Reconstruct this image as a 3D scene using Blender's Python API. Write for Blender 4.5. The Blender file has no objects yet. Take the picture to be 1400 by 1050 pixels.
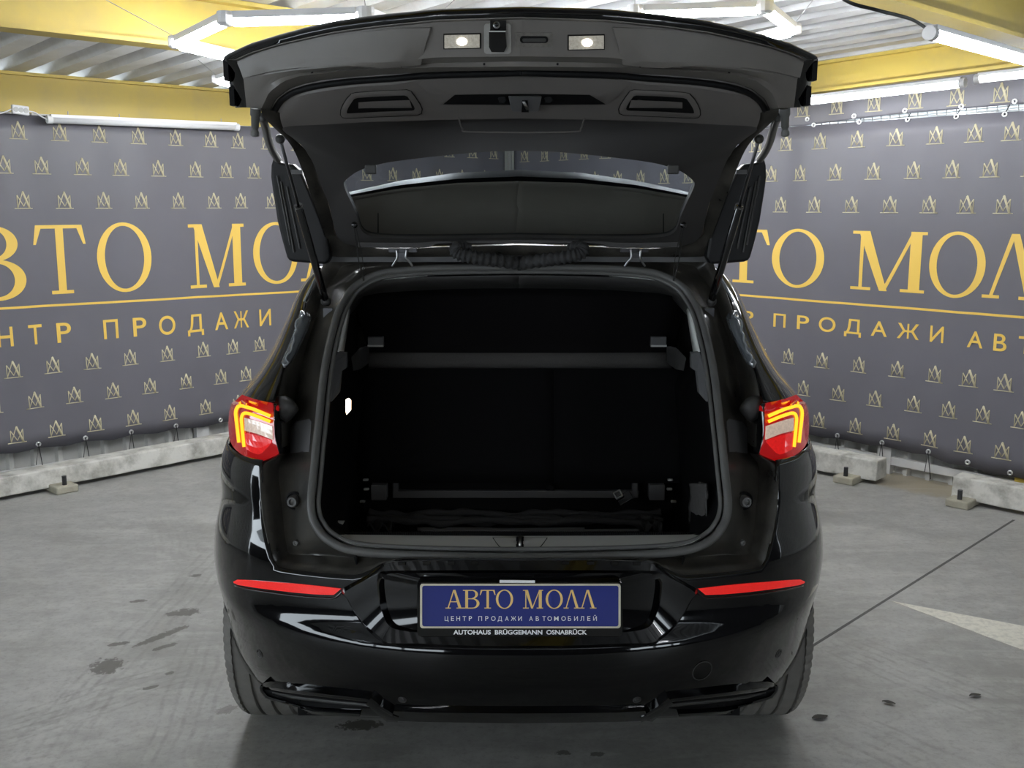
import bpy, bmesh, math, random
from mathutils import Vector, Matrix
from mathutils.bvhtree import BVHTree
random.seed(4)
sc = bpy.context.scene
col = sc.collection

# ------------------------------------------------------------------ camera, world, exposure
FPX = 1400.0
CAMH = 1.68
PITCH = math.atan(245 / 1400.0)
cam_data = bpy.data.cameras.new('camera')
cam_data.sensor_width = 36.0
cam_data.lens = 36.0
cam_data.clip_start = 0.05
cam = bpy.data.objects.new('camera', cam_data)
cam.location = (0, 0, CAMH)
cam.rotation_euler = (math.pi / 2 - PITCH, 0, 0)
col.objects.link(cam)
sc.camera = cam
sc.view_settings.view_transform = 'Standard'
sc.view_settings.look = 'None'
sc.view_settings.gamma = 1.0
sc.view_settings.exposure = 1.33
sc.cycles.max_bounces = 10
sc.cycles.transparent_max_bounces = 16
sc.cycles.sample_clamp_indirect = 6.0
sc.cycles.use_denoising = True

world = bpy.data.worlds.new('world')
sc.world = world
world.use_nodes = True
wn = world.node_tree
wn.nodes['Background'].inputs[0].default_value = (0.82, 0.92, 1.0, 1)
wn.nodes['Background'].inputs[1].default_value = 3.0

LED_POWER = 43.0          # emission of the LED tubes

# ------------------------------------------------------------------ projection helpers
CT, ST = math.cos(PITCH), math.sin(PITCH)
CAM = Vector((0, 0, CAMH))
X0 = 0.02                 # the car's centre plane


def ray(px, py):
    u = (px - 700) / FPX
    v = (py - 525) / FPX
    return Vector((u, CT - v * ST, -(ST + v * CT)))


def PX(px, py, Y):
    r = ray(px, py)
    return CAM + r * (Y / r.y)


def PZ(px, py, Z):
    r = ray(px, py)
    return CAM + r * ((Z - CAMH) / r.z)


def mir(p):
    return Vector((2 * X0 - p[0], p[1], p[2]))


# ------------------------------------------------------------------ materials
def mat(name, base=(0.5, 0.5, 0.5), rough=0.5, metal=0.0, coat=0.0, emit=None, es=0.0, spec=0.5,
        noise=0.0, nscale=20.0, bump=0.0, bscale=200.0, dust=None, rough2=None, dlo=0.45, dhi=0.75):
    m = bpy.data.materials.new(name)
    m.use_nodes = True
    nt = m.node_tree
    b = nt.nodes['Principled BSDF']
    b.inputs['Base Color'].default_value = (*base, 1)
    b.inputs['Roughness'].default_value = rough
    b.inputs['Metallic'].default_value = metal
    b.inputs['Coat Weight'].default_value = coat
    b.inputs['Coat Roughness'].default_value = 0.03
    b.inputs['Specular IOR Level'].default_value = spec
    if emit:
        b.inputs['Emission Color'].default_value = (*emit, 1)
        b.inputs['Emission Strength'].default_value = es
    tc = None
    if noise or bump or dust:
        tc = nt.nodes.new('ShaderNodeTexCoord')
    if noise or dust:
        n = nt.nodes.new('ShaderNodeTexNoise')
        n.inputs['Scale'].default_value = nscale
        n.inputs['Detail'].default_value = 7
        n.inputs['Roughness'].default_value = 0.65
        nt.links.new(tc.outputs['Object'], n.inputs['Vector'])
        mx = nt.nodes.new('ShaderNodeMix')
        mx.data_type = 'RGBA'
        if dust:
            mx.inputs[6].default_value = (*base, 1)
            mx.inputs[7].default_value = (*dust, 1)
            mr = nt.nodes.new('ShaderNodeMapRange')
            mr.inputs[1].default_value = dlo
            mr.inputs[2].default_value = dhi
            nt.links.new(n.outputs['Fac'], mr.inputs[0])
            nt.links.new(mr.outputs[0], mx.inputs[0])
            if rough2 is not None:
                r2 = nt.nodes.new('ShaderNodeMapRange')
                r2.inputs[3].default_value = rough
                r2.inputs[4].default_value = rough2
                nt.links.new(mr.outputs[0], r2.inputs[0])
                nt.links.new(r2.outputs[0], b.inputs['Roughness'])
        else:
            mx.inputs[6].default_value = (*[c * (1 - noise) for c in base], 1)
            mx.inputs[7].default_value = (*[min(1, c * (1 + noise)) for c in base], 1)
            nt.links.new(n.outputs['Fac'], mx.inputs[0])
        nt.links.new(mx.outputs[2], b.inputs['Base Color'])
    if bump:
        n2 = nt.nodes.new('ShaderNodeTexNoise')
        n2.inputs['Scale'].default_value = bscale
        n2.inputs['Detail'].default_value = 3
        bp = nt.nodes.new('ShaderNodeBump')
        bp.inputs['Strength'].default_value = bump
        bp.inputs['Distance'].default_value = 0.002
        nt.links.new(tc.outputs['Object'], n2.inputs['Vector'])
        nt.links.new(n2.outputs['Fac'], bp.inputs['Height'])
        nt.links.new(bp.outputs[0], b.inputs['Normal'])
    return m


def emat(name, colr, s):
    m = bpy.data.materials.new(name)
    m.use_nodes = True
    nt = m.node_tree
    nt.nodes.clear()
    e = nt.nodes.new('ShaderNodeEmission')
    e.inputs[0].default_value = (*colr, 1)
    e.inputs[1].default_value = s
    o = nt.nodes.new('ShaderNodeOutputMaterial')
    nt.links.new(e.outputs[0], o.inputs[0])
    return m


def glass_mat(name, tint, gloss=0.05):
    m = bpy.data.materials.new(name)
    m.use_nodes = True
    nt = m.node_tree
    nt.nodes.clear()
    t = nt.nodes.new('ShaderNodeBsdfTransparent')
    t.inputs[0].default_value = (*tint, 1)
    g = nt.nodes.new('ShaderNodeBsdfGlossy')
    g.inputs['Roughness'].default_value = 0.03
    mx = nt.nodes.new('ShaderNodeMixShader')
    o = nt.nodes.new('ShaderNodeOutputMaterial')
    mx.inputs[0].default_value = gloss
    nt.links.new(t.outputs[0], mx.inputs[1])
    nt.links.new(g.outputs[0], mx.inputs[2])
    nt.links.new(mx.outputs[0], o.inputs[0])
    return m


M = {}
M['paint'] = mat('black_car_paint', (0.0014, 0.0014, 0.0018), 0.08, coat=0.75, spec=0.2)
M['jamb'] = mat('dusty_black_jamb', (0.010, 0.0098, 0.009), 0.25, coat=0.3, dust=(0.085, 0.078, 0.066), nscale=11, rough2=0.65, spec=0.3, dlo=0.30, dhi=0.85)
M['gloss'] = mat('gloss_black_plastic', (0.0015, 0.0015, 0.002), 0.07, coat=1.0, spec=0.3)
M['plastic'] = mat('black_grained_plastic', (0.04, 0.039, 0.038), 0.5, noise=0.15, nscale=14, bump=0.25, bscale=900)
M['gatepaint'] = mat('dusty_gate_paint', (0.158, 0.146, 0.134), 0.45, noise=0.2, nscale=7)
M['gatetrim'] = mat('gate_trim_plastic', (0.125, 0.115, 0.108), 0.55, noise=0.12, nscale=6, bump=0.2, bscale=1200)
M['dish'] = mat('darkened_trim_plastic', (0.040, 0.038, 0.038), 0.6, noise=0.12, nscale=6)  # gate trim darkened, shade of the window dish put into its colour
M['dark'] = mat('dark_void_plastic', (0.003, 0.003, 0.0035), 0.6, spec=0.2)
M['rubber'] = mat('rubber_seal', (0.095, 0.094, 0.091), 0.42, noise=0.2, nscale=30)
M['tyre'] = mat('tyre_rubber', (0.17, 0.162, 0.148), 0.75, noise=0.25, nscale=25)
M['rim'] = mat('alloy_rim', (0.25, 0.25, 0.26), 0.3, metal=1.0)
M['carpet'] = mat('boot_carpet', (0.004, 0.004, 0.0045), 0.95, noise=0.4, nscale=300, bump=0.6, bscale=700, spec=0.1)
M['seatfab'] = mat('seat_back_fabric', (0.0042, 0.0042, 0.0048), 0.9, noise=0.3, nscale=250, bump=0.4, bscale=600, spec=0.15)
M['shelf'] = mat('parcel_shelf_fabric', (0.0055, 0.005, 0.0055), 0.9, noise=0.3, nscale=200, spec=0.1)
M['felt'] = mat('grey_felt_edge', (0.075, 0.072, 0.07), 0.95, noise=0.5, nscale=350, spec=0.1)
M['sill'] = mat('sill_plastic', (0.52, 0.52, 0.505), 0.5, bump=0.2, bscale=900)
M['greyplastic'] = mat('grey_boot_plastic', (0.10, 0.10, 0.103), 0.55)
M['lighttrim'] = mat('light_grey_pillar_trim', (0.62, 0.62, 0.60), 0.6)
M['metal'] = mat('bright_steel', (0.42, 0.42, 0.42), 0.3, metal=1.0)
M['darkmetal'] = mat('dark_steel', (0.08, 0.08, 0.085), 0.35, metal=0.8)
M['chrome'] = mat('plate_frame_chrome', (0.80, 0.74, 0.60), 0.3, metal=0.3)
M['blue'] = mat('plate_blue', (0.032, 0.044, 0.24), 0.2, coat=0.7, bump=0.25, bscale=14)
M['gold'] = mat('plate_gold', (0.98, 0.68, 0.24), 0.4)
M['white'] = mat('white_print', (0.95, 0.95, 0.95), 0.5)
M['redlens'] = mat('red_lamp_lens', (0.16, 0.004, 0.006), 0.12, coat=1.0, emit=(1.0, 0.01, 0.01), es=0.10)
M['redglow'] = mat('red_lit_lens', (0.30, 0.006, 0.008), 0.2, coat=1.0, emit=(1.0, 0.015, 0.012), es=0.22, noise=0.8, nscale=120)
M['led'] = emat('led_light_guide', (1.0, 0.36, 0.02), 0.95)
M['clearlens'] = mat('clear_reverse_lens', (0.50, 0.40, 0.33), 0.15, coat=1.0, noise=0.75, nscale=90, emit=(1.0, 0.78, 0.62), es=0.14)  # faint emission paints the white glare on the clear lens
M['reflector'] = mat('red_reflector', (0.75, 0.012, 0.010), 0.25, coat=1.0, emit=(1.0, 0.02, 0.015), es=0.16, noise=0.35, nscale=500)  # emission stands in for light thrown back by the reflector
M['platelamp'] = emat('plate_lamp_bulb', (1.0, 0.93, 0.78), 9.0)
M['lamplens'] = mat('plate_lamp_lens', (0.30, 0.285, 0.25), 0.2, noise=0.8, nscale=160, emit=(1.0, 0.93, 0.78), es=0.07)
M['bootlamp'] = emat('boot_lamp_light', (1.0, 0.75, 0.5), 3.0)
M['glass'] = glass_mat('tinted_rear_glass', (0.42, 0.46, 0.48))
M['sideglass'] = mat('privacy_glass', (0.004, 0.005, 0.006), 0.04, coat=1.0)
M['film'] = mat('protective_film', (0.09, 0.10, 0.11), 0.16, coat=0.8, bump=0.5, bscale=40)
M['sealant'] = mat('sealant_bead', (0.22, 0.24, 0.26), 0.12, coat=1.0)
M['spoil'] = mat('spoiler_underside_plastic', (0.36, 0.30, 0.245), 0.55, noise=0.15, nscale=5)
M['finplastic'] = mat('black_fin_plastic', (0.006, 0.006, 0.007), 0.42, spec=0.25)
M['net'] = mat('black_net_cloth', (0.03, 0.03, 0.031), 0.8, noise=0.5, nscale=180, bump=0.8, bscale=300)
M['sticker'] = mat('pale_label', (0.35, 0.35, 0.34), 0.5)

# ------------------------------------------------------------------ object helpers


def mesh_obj(name, verts, faces, material, parent=None, smooth=False, label=None, kind=None, angle=None):
    me = bpy.data.meshes.new(name)
    me.from_pydata([tuple(v) for v in verts], [], faces)
    me.validate()
    bm = bmesh.new()
    bm.from_mesh(me)
    bmesh.ops.recalc_face_normals(bm, faces=bm.faces)
    bm.to_mesh(me)
    bm.free()
    if smooth:
        me.polygons.foreach_set('use_smooth', [True] * len(me.polygons))
        if angle:
            me.set_sharp_from_angle(angle=math.radians(angle))
    me.materials.append(material)
    o = bpy.data.objects.new(name, me)
    col.objects.link(o)
    if parent:
        o.parent = parent
        o.matrix_parent_inverse = Matrix.Translation(parent.matrix_world.translation).inverted() if parent.type == 'EMPTY' else Matrix()
    if label:
        o['label'] = label
    if kind:
        o['kind'] = kind
    return o


def thing(name, label, cat, loc=(0, 0, 0), group=None):
    o = bpy.data.objects.new(name, None)
    o.empty_display_size = 0.1
    o.location = loc
    o.matrix_world = Matrix.Translation(loc)
    col.objects.link(o)
    o['label'] = label
    o['category'] = cat
    if group:
        o['group'] = group
    return o


class MB:
    def __init__(s):
        s.v = []
        s.f = []

    def add(s, vs, fs):
        n = len(s.v)
        s.v += [Vector(v) for v in vs]
        s.f += [tuple(i + n for i in f) for f in fs]
        return s

    def grid(s, rows, close_u=False, close_v=False):
        n, m = len(rows), len(rows[0])
        fs = []
        for i in range(n if close_v else n - 1):
            for j in range(m if close_u else m - 1):
                a, b = i, (i + 1) % n
                c, d = j, (j + 1) % m
                fs.append((a * m + c, a * m + d, b * m + d, b * m + c))
        return s.add([p for r in rows for p in r], fs)

    def prism(s, pts, d):
        """closed outline pts extruded by vector d (front face = pts)"""
        n = len(pts)
        d = Vector(d)
        vs = [Vector(p) for p in pts] + [Vector(p) + d for p in pts]
        fs = [tuple(range(n)), tuple(range(2 * n - 1, n - 1, -1))]
        for i in range(n):
            j = (i + 1) % n
            fs.append((i, j, n + j, n + i))
        return s.add(vs, fs)

    def box(s, c, size, axes=None):
        c = Vector(c)
        ax = axes or (Vector((1, 0, 0)), Vector((0, 1, 0)), Vector((0, 0, 1)))
        h = [Vector(a) * (q / 2) for a, q in zip(ax, size)]
        vs = []
        for k in range(8):
            vs.append(c + h[0] * (1 if k & 1 else -1) + h[1] * (1 if k & 2 else -1) + h[2] * (1 if k & 4 else -1))
        return s.add(vs, [(0, 1, 3, 2), (4, 6, 7, 5), (0, 4, 5, 1), (2, 3, 7, 6), (0, 2, 6, 4), (1, 5, 7, 3)])

    def tube(s, pts, r, n=8, closed=False, cap=True):
        pts = [Vector(p) for p in pts]
        k = len(pts)
        rr = r if isinstance(r, (list, tuple)) else [r] * k
        rings = []
        ref = None
        for i, p in enumerate(pts):
            if closed:
                t = pts[(i + 1) % k] - pts[i - 1]
            else:
                t = pts[min(i + 1, k - 1)] - pts[max(i - 1, 0)]
            t.normalize()
            if ref is None:
                ref = Vector((0, 0, 1)) if abs(t.z) < 0.9 else Vector((0, 1, 0))
            a = (ref - t * ref.dot(t)).normalized()
            ref = a
            b = t.cross(a)
            rings.append([p + (a * math.cos(q) + b * math.sin(q)) * rr[i] for q in [2 * math.pi * j / n for j in range(n)]])
        base = len(s.v)
        s.grid(rings, close_u=True, close_v=closed)
        if cap and not closed:
            s.f.append(tuple(base + j for j in range(n)))
            s.f.append(tuple(base + (k - 1) * n + j for j in range(n)))
        return s

    def lathe(s, prof, c, axis, n=32, closed=False):
        """prof = [(radius, along)] about axis through c"""
        axis = Vector(axis).normalized()
        a = axis.orthogonal().normalized()
        b = axis.cross(a)
        rows = []
        for r, h in prof:
            rows.append([Vector(c) + axis * h + (a * math.cos(2 * math.pi * j / n) + b * math.sin(2 * math.pi * j / n)) * r for j in range(n)])
        return s.grid(rows, close_u=True, close_v=closed)

    def mirror(s):
        n = len(s.v)
        s.v += [mir(v) for v in s.v]
        s.f += [tuple(reversed([i + n for i in f])) for f in s.f]
        return s

    def mirrored(s):
        m = MB()
        m.v = [mir(v) for v in s.v]
        m.f = [tuple(reversed(f)) for f in s.f]
        return m

    def merged(s, eps=1e-4):
        bm = bmesh.new()
        vs = [bm.verts.new(v) for v in s.v]
        for f in s.f:
            try:
                bm.faces.new([vs[i] for i in f])
            except ValueError:
                pass
        bmesh.ops.remove_doubles(bm, verts=bm.verts, dist=eps)
        bm.verts.index_update()
        s.v = [v.co.copy() for v in bm.verts]
        s.f = [tuple(v.index for v in f.verts) for f in bm.faces]
        bm.free()
        return s

    def bvh(s):
        return BVHTree.FromPolygons([tuple(v) for v in s.v], s.f)

    def build(s, name, material, parent=None, smooth=False, label=None, kind=None, angle=None):
        return mesh_obj(name, s.v, s.f, material, parent, smooth, label, kind, angle)


def bevel(o, w=0.004, seg=2, ang=40):
    m = o.modifiers.new('bevel', 'BEVEL')
    m.width = w
    m.segments = seg
    m.limit_method = 'ANGLE'
    m.angle_limit = math.radians(ang)
    return o


def solid(o, t, off=-1.0):
    m = o.modifiers.new('thickness', 'SOLIDIFY')
    m.thickness = t
    m.offset = off
    return o


def resample(pts, n):
    """pts of any dimension -> n points evenly along the polyline, smoothed by Catmull-Rom"""
    pts = [Vector(p) for p in pts]
    d = [0.0]
    for a, b in zip(pts, pts[1:]):
        d.append(d[-1] + (b - a).length)
    out = []
    for i in range(n):
        t = d[-1] * i / (n - 1)
        k = 0
        while k < len(d) - 2 and d[k + 1] < t:
            k += 1
        f = (t - d[k]) / max(1e-9, d[k + 1] - d[k])
        out.append(pts[k].lerp(pts[k + 1], f))
    return out


def crom(pts, sub, closed=False):
    pts = [Vector(p) for p in pts]
    n = len(pts)
    out = []
    rng = range(n if closed else n - 1)
    for i in rng:
        if closed:
            p0, p1, p2, p3 = pts[i - 1], pts[i], pts[(i + 1) % n], pts[(i + 2) % n]
        else:
            p0, p1, p2, p3 = pts[max(i - 1, 0)], pts[i], pts[i + 1], pts[min(i + 2, n - 1)]
        for k in range(sub):
            t = k / sub
            out.append(0.5 * ((2 * p1) + (p2 - p0) * t + (2 * p0 - 5 * p1 + 4 * p2 - p3) * t * t + (3 * p1 - p0 - 3 * p2 + p3) * t ** 3))
    if not closed:
        out.append(pts[-1])
    return out


def interp(tab, x):
    if x <= tab[0][0]:
        return tab[0][1]
    for (a, b), (c, d) in zip(tab, tab[1:]):
        if x <= c:
            return b + (d - b) * (x - a) / (c - a)
    return tab[-1][1]


def smooth_interp(tab, x):
    """monotone-ish cubic through a table"""
    n = len(tab)
    if x <= tab[0][0]:
        return tab[0][1]
    if x >= tab[-1][0]:
        return tab[-1][1]
    for i in range(n - 1):
        if x <= tab[i + 1][0]:
            break
    x0, y0 = tab[i]
    x1, y1 = tab[i + 1]
    h = x1 - x0
    m0 = (y1 - tab[i - 1][1]) / (x1 - tab[i - 1][0]) if i > 0 else (y1 - y0) / h
    m1 = (tab[i + 2][1] - y0) / (tab[i + 2][0] - x0) if i + 2 < n else (y1 - y0) / h
    t = (x - x0) / h
    return (2 * t ** 3 - 3 * t * t + 1) * y0 + (t ** 3 - 2 * t * t + t) * h * m0 + (-2 * t ** 3 + 3 * t * t) * y1 + (t ** 3 - t * t) * h * m1


def on(bv, px, py, off=0.0):
    """point where the sight line through a pixel meets a surface, lifted off along its normal"""
    r = ray(px, py).normalized()
    loc, nor, i, dist = bv.ray_cast(CAM, r)
    if loc is None:
        near = bv.find_nearest(PX(px, py, 2.72))[0]
        return PX(px, py, near.y - off)
    if nor.dot(r) > 0:
        nor = -nor
    return loc + nor * off


def onr(bv, px, py, off=0.0):
    """like on(), but the lift goes towards the viewer so the outline keeps its place on an oblique face"""
    p = on(bv, px, py, 0.0)
    return p + (CAM - p).normalized() * off


def band(bv, up, lo, n, off, depth, m=3):
    """inlay between two pixel polylines on a surface, raised by off, with sides going back by depth"""
    u = resample([(x, y, 0) for x, y in up], n)
    l = resample([(x, y, 0) for x, y in lo], n)
    rows = []
    for k in range(m + 1):
        f = k / m
        rows.append([on(bv, *(a.lerp(b, f)).xy, off) for a, b in zip(u, l)])
    back_u = [on(bv, *a.xy, off - depth) for a in u]
    back_l = [on(bv, *b.xy, off - depth) for b in l]
    mb = MB()
    mb.grid([back_u] + rows + [back_l])
    mb.grid([[r[0] for r in [back_u] + rows + [back_l]], [back_u[0]] + [back_u[0].lerp(back_l[0], k / m) for k in range(m + 1)] + [back_l[0]]])
    mb.grid([[r[-1] for r in [back_u] + rows + [back_l]], [back_u[-1]] + [back_u[-1].lerp(back_l[-1], k / m) for k in range(m + 1)] + [back_l[-1]]])
    return mb


def band_r(bv, up, lo, n, off, depth, m=3):
    u = resample([(x, y, 0) for x, y in up], n)
    l = resample([(x, y, 0) for x, y in lo], n)
    rows = [[onr(bv, *a.xy, off - depth) for a in u]]
    for k in range(m + 1):
        rows.append([onr(bv, *(a.lerp(b, k / m)).xy, off) for a, b in zip(u, l)])
    rows.append([onr(bv, *b.xy, off - depth) for b in l])
    return MB().grid(rows)


def inlay(bv, outline, off, depth):
    pts = [on(bv, x, y, off) for x, y in outline]
    c = on(bv, sum(p[0] for p in outline) / len(outline), sum(p[1] for p in outline) / len(outline), off)
    bk = [on(bv, x, y, off - depth) for x, y in outline]
    mb = MB()
    n = len(pts)
    mb.add(pts + bk + [c], [(i, (i + 1) % n, 2 * n) for i in range(n)] + [(i, n + i, n + (i + 1) % n, (i + 1) % n) for i in range(n)])
    return mb


def mpx(px):
    return 1420 - px      # mirror of a pixel column for things near the bumper


# ------------------------------------------------------------------ text helpers
def text_polys(body, weight=0.0):
    if body == 'И':                      # drawn as a mirrored N
        vs, fs = text_polys('N', weight)
        return [Vector((-v.x, v.y, 0)) for v in vs], [tuple(reversed(f)) for f in fs]
    return outline_polys(body, weight)


def outline_polys(body, weight=0.0):
    """outline mesh of a string in the built-in font, normalised to height 1 for capitals"""
    body = body.translate(str.maketrans('АВЕНОРТМ', 'ABEHOPTM'))
    cu = bpy.data.curves.new('tmp', 'FONT')
    cu.body = body
    cu.offset = weight
    o = bpy.data.objects.new('tmp', cu)
    col.objects.link(o)
    bpy.context.view_layer.update()
    me = bpy.data.meshes.new_from_object(o.evaluated_get(bpy.context.evaluated_depsgraph_get()))
    vs = [v.co.copy() for v in me.vertices]
    fs = [tuple(p.vertices) for p in me.polygons]
    bpy.data.objects.remove(o)
    bpy.data.curves.remove(cu)
    bpy.data.meshes.remove(me)
    return vs, fs


def fit_text(body, x0, x1, y0, y1, weight=0.0):
    vs, fs = text_polys(body, weight)
    ax, bx = min(v.x for v in vs), max(v.x for v in vs)
    ay, by = min(v.y for v in vs), max(v.y for v in vs)
    return [(x0 + (v.x - ax) / (bx - ax) * (x1 - x0), y0 + (v.y - ay) / (by - ay) * (y1 - y0)) for v in vs], fs


def serif(ch):
    """Roman capital drawn as quads in a unit box -> list of quads"""
    q = []

    def bar(x0, y0, x1, y1, w0, w1=None):      # a slanted stroke of horizontal width w
        w1 = w0 if w1 is None else w1
        for k in range(6):
            a, b = k / 6, (k + 1) / 6
            xa, xb = x0 + (x1 - x0) * a, x0 + (x1 - x0) * b
            ya, yb = y0 + (y1 - y0) * a, y0 + (y1 - y0) * b
            wa, wb = w0 + (w1 - w0) * a, w0 + (w1 - w0) * b
            q.append([(xa - wa / 2, ya), (xa + wa / 2, ya), (xb + wb / 2, yb), (xb - wb / 2, yb)])

    def hbar(x0, x1, y0, y1):
        n = 6
        for k in range(n):
            a, b = x0 + (x1 - x0) * k / n, x0 + (x1 - x0) * (k + 1) / n
            q.append([(a, y0), (b, y0), (b, y1), (a, y1)])

    def ring(cx, cy, rx, ry, ix, iy, a0=0, a1=360, n=40):
        for k in range(n):
            t0 = math.radians(a0 + (a1 - a0) * k / n)
            t1 = math.radians(a0 + (a1 - a0) * (k + 1) / n)
            q.append([(cx + ix * math.cos(t0), cy + iy * math.sin(t0)), (cx + rx * math.cos(t0), cy + ry * math.sin(t0)),
                      (cx + rx * math.cos(t1), cy + ry * math.sin(t1)), (cx + ix * math.cos(t1), cy + iy * math.sin(t1))])
    th = 0.05
    if ch == 'O':
        ring(0.5, 0.5, 0.5, 0.515, 0.36, 0.465, n=48)
    elif ch == 'T':
        bar(0.5, 0, 0.5, 0.95, 0.15)
        hbar(0.06, 0.94, 0.95, 1.0)
        hbar(0.29, 0.71, 0, th)
        q.append([(0.0, 0.72), (0.05, 0.72), (0.16, 0.95), (0.06, 1.0)])
        q.append([(0.95, 0.72), (1.0, 0.72), (0.94, 1.0), (0.84, 0.95)])
    elif ch == 'M':
        bar(0.14, 0, 0.14, 1, 0.05)
        bar(0.86, 0, 0.86, 1, 0.15)
        bar(0.46, 0.0, 0.165, 1, 0.10, 0.16)
        bar(0.46, 0.0, 0.83, 1, 0.05)
        hbar(0.0, 0.29, 0, th)
        hbar(0.68, 1.0, 0, th)
        hbar(0.0, 0.2, 1 - th, 1)
        hbar(0.82, 1.0, 1 - th, 1)
    elif ch in 'AL':
        bar(0.14, 0, 0.47, 1, 0.06, 0.08)
        bar(0.82, 0, 0.50, 1, 0.17, 0.12)
        hbar(0.0, 0.30, 0, th)
        hbar(0.62, 1.0, 0, th)
        if ch == 'A':
            hbar(0.25, 0.70, 0.34, 0.39)
    elif ch == 'B':
        bar(0.22, 0, 0.22, 1, 0.17)
        hbar(0.0, 0.24, 0, th)
        hbar(0.0, 0.24, 1 - th, 1)
        hbar(0.22, 0.55, 0.95, 1.0)
        hbar(0.22, 0.58, 0.5, 0.55)
        hbar(0.22, 0.58, 0.0, 0.05)
        ring(0.55, 0.7625, 0.36, 0.2375, 0.2, 0.19, -90, 90, 24)
        ring(0.58, 0.275, 0.42, 0.275, 0.25, 0.225, -90, 90, 24)
    return q


def logo_quads():
    q = []

    def st(x0, y0, x1, y1, w):
        d = Vector((x1 - x0, y1 - y0)).normalized()
        n = Vector((-d.y, d.x)) * w / 2
        q.append([(x0 + n.x, y0 + n.y), (x0 - n.x, y0 - n.y), (x1 - n.x, y1 - n.y), (x1 + n.x, y1 + n.y)])
    st(-0.56, 0.025, 0.56, 0.025, 0.05)
    st(-0.36, 0.04, -0.36, 0.76, 0.05)
    st(-0.36, 0.76, 0.02, 0.14, 0.06)
    st(0.02, 0.14, 0.36, 0.76, 0.05)
    st(0.37, 0.04, 0.37, 0.78, 0.06)
    st(-0.36, 0.04, 0.02, 0.98, 0.055)
    st(0.37, 0.04, 0.0, 0.96, 0.13)
    return q


LOGO = logo_quads()

# ------------------------------------------------------------------ the place: floor, walls, ceiling
AL, AR = math.radians(46.3), math.radians(42.8)


class Wall:
    def __init__(s, pix, d, gap):
        a = PZ(*pix, 0)
        s.d = Vector((d[0], d[1], 0))
        s.n = Vector((d[1], -d[0], 0))           # towards the camera
        s.p = a - s.n * gap
        s.p.z = 0

    def __call__(s, a, z, off=0.0):
        return s.p + s.d * a + Vector((0, 0, z)) + s.n * off

    def inv(s, px, py, off=0.0):
        r = ray(px, py)
        q = s.p + s.n * off
        t = (q - CAM).dot(s.n) / r.dot(s.n)
        w = CAM + r * t
        return (w - s.p).dot(s.d), w.z

    def axes(s):
        return (s.d, s.n, Vector((0, 0, 1)))


WL = Wall((0, 686), (math.sin(AL), math.cos(AL)), 0.27)
WR = Wall((1400, 706), (math.sin(AR), -math.cos(AR)), 0.27)

# floor
M['floor'] = bpy.data.materials.new('polished_concrete')
m = M['floor']
m.use_nodes = True
nt = m.node_tree
bs = nt.nodes['Principled BSDF']
tc = nt.nodes.new('ShaderNodeTexCoord')


def node(t, **kw):
    n = nt.nodes.new(t)
    for k, v in kw.items():
        setattr(n, k, v)
    return n


def noise(scale, detail=6, rough=0.6, vec=None, dist=0.0):
    n = node('ShaderNodeTexNoise')
    n.inputs['Scale'].default_value = scale
    n.inputs['Detail'].default_value = detail
    n.inputs['Roughness'].default_value = rough
    n.inputs['Distortion'].default_value = dist
    nt.links.new(vec or tc.outputs['Object'], n.inputs['Vector'])
    return n.outputs['Fac']


def mrange(x, a, b, c, d):
    n = node('ShaderNodeMapRange')
    for i, q in enumerate((a, b, c, d)):
        n.inputs[i + 1].default_value = q
    nt.links.new(x, n.inputs[0])
    return n.outputs[0]


def mth(op, a, b=None):
    n = node('ShaderNodeMath', operation=op)
    for i, q in enumerate((a, b)):
        if q is None:
            continue
        if isinstance(q, (int, float)):
            n.inputs[i].default_value = q
        else:
            nt.links.new(q, n.inputs[i])
    return n.outputs[0]


def mixc(f, a, b):
    n = node('ShaderNodeMix', data_type='RGBA')
    for i, q in ((0, f), (6, a), (7, b)):
        if isinstance(q, tuple):
            n.inputs[i].default_value = (*q, 1)
        elif isinstance(q, float):
            n.inputs[i].default_value = q
        else:
            nt.links.new(q, n.inputs[i])
    return n.outputs[2]


def mapped(scale=(1, 1, 1), rot=0.0):
    n = node('ShaderNodeMapping')
    n.inputs['Scale'].default_value = scale
    n.inputs['Rotation'].default_value = (0, 0, rot)
    nt.links.new(tc.outputs['Object'], n.inputs[0])
    return n.outputs[0]


big = noise(1.1, 5, 0.55, dist=0.6)
streak = noise(2.2, 6, 0.65, mapped((0.8, 3.2, 1), 0.5), 0.8)
fine = noise(42, 8, 0.75)
spk = noise(260, 2, 0.5)
c = mixc(mrange(big, 0.3, 0.7, 0.0, 1.0), (0.21, 0.21, 0.20), (0.37, 0.37, 0.355))
c = mixc(mrange(streak, 0.44, 0.70, 0.0, 0.65), c, (0.46, 0.455, 0.435))
c = mixc(mrange(fine, 0.50, 0.74, 0.0, 0.6), c, (0.15, 0.148, 0.14))
mid = noise(11, 9, 0.72)
c = mixc(mrange(mid, 0.46, 0.70, 0.0, 0.45), c, (0.18, 0.177, 0.168))
c = mixc(mrange(mid, 0.46, 0.30, 0.0, 0.35), c, (0.44, 0.435, 0.415))
c = mixc(mrange(spk, 0.66, 0.74, 0.0, 0.35), c, (0.10, 0.10, 0.095))
# tyre tracks: fine dark lines running towards the left foreground
sep = node('ShaderNodeSeparateXYZ')
nt.links.new(tc.outputs['Object'], sep.inputs[0])


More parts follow.
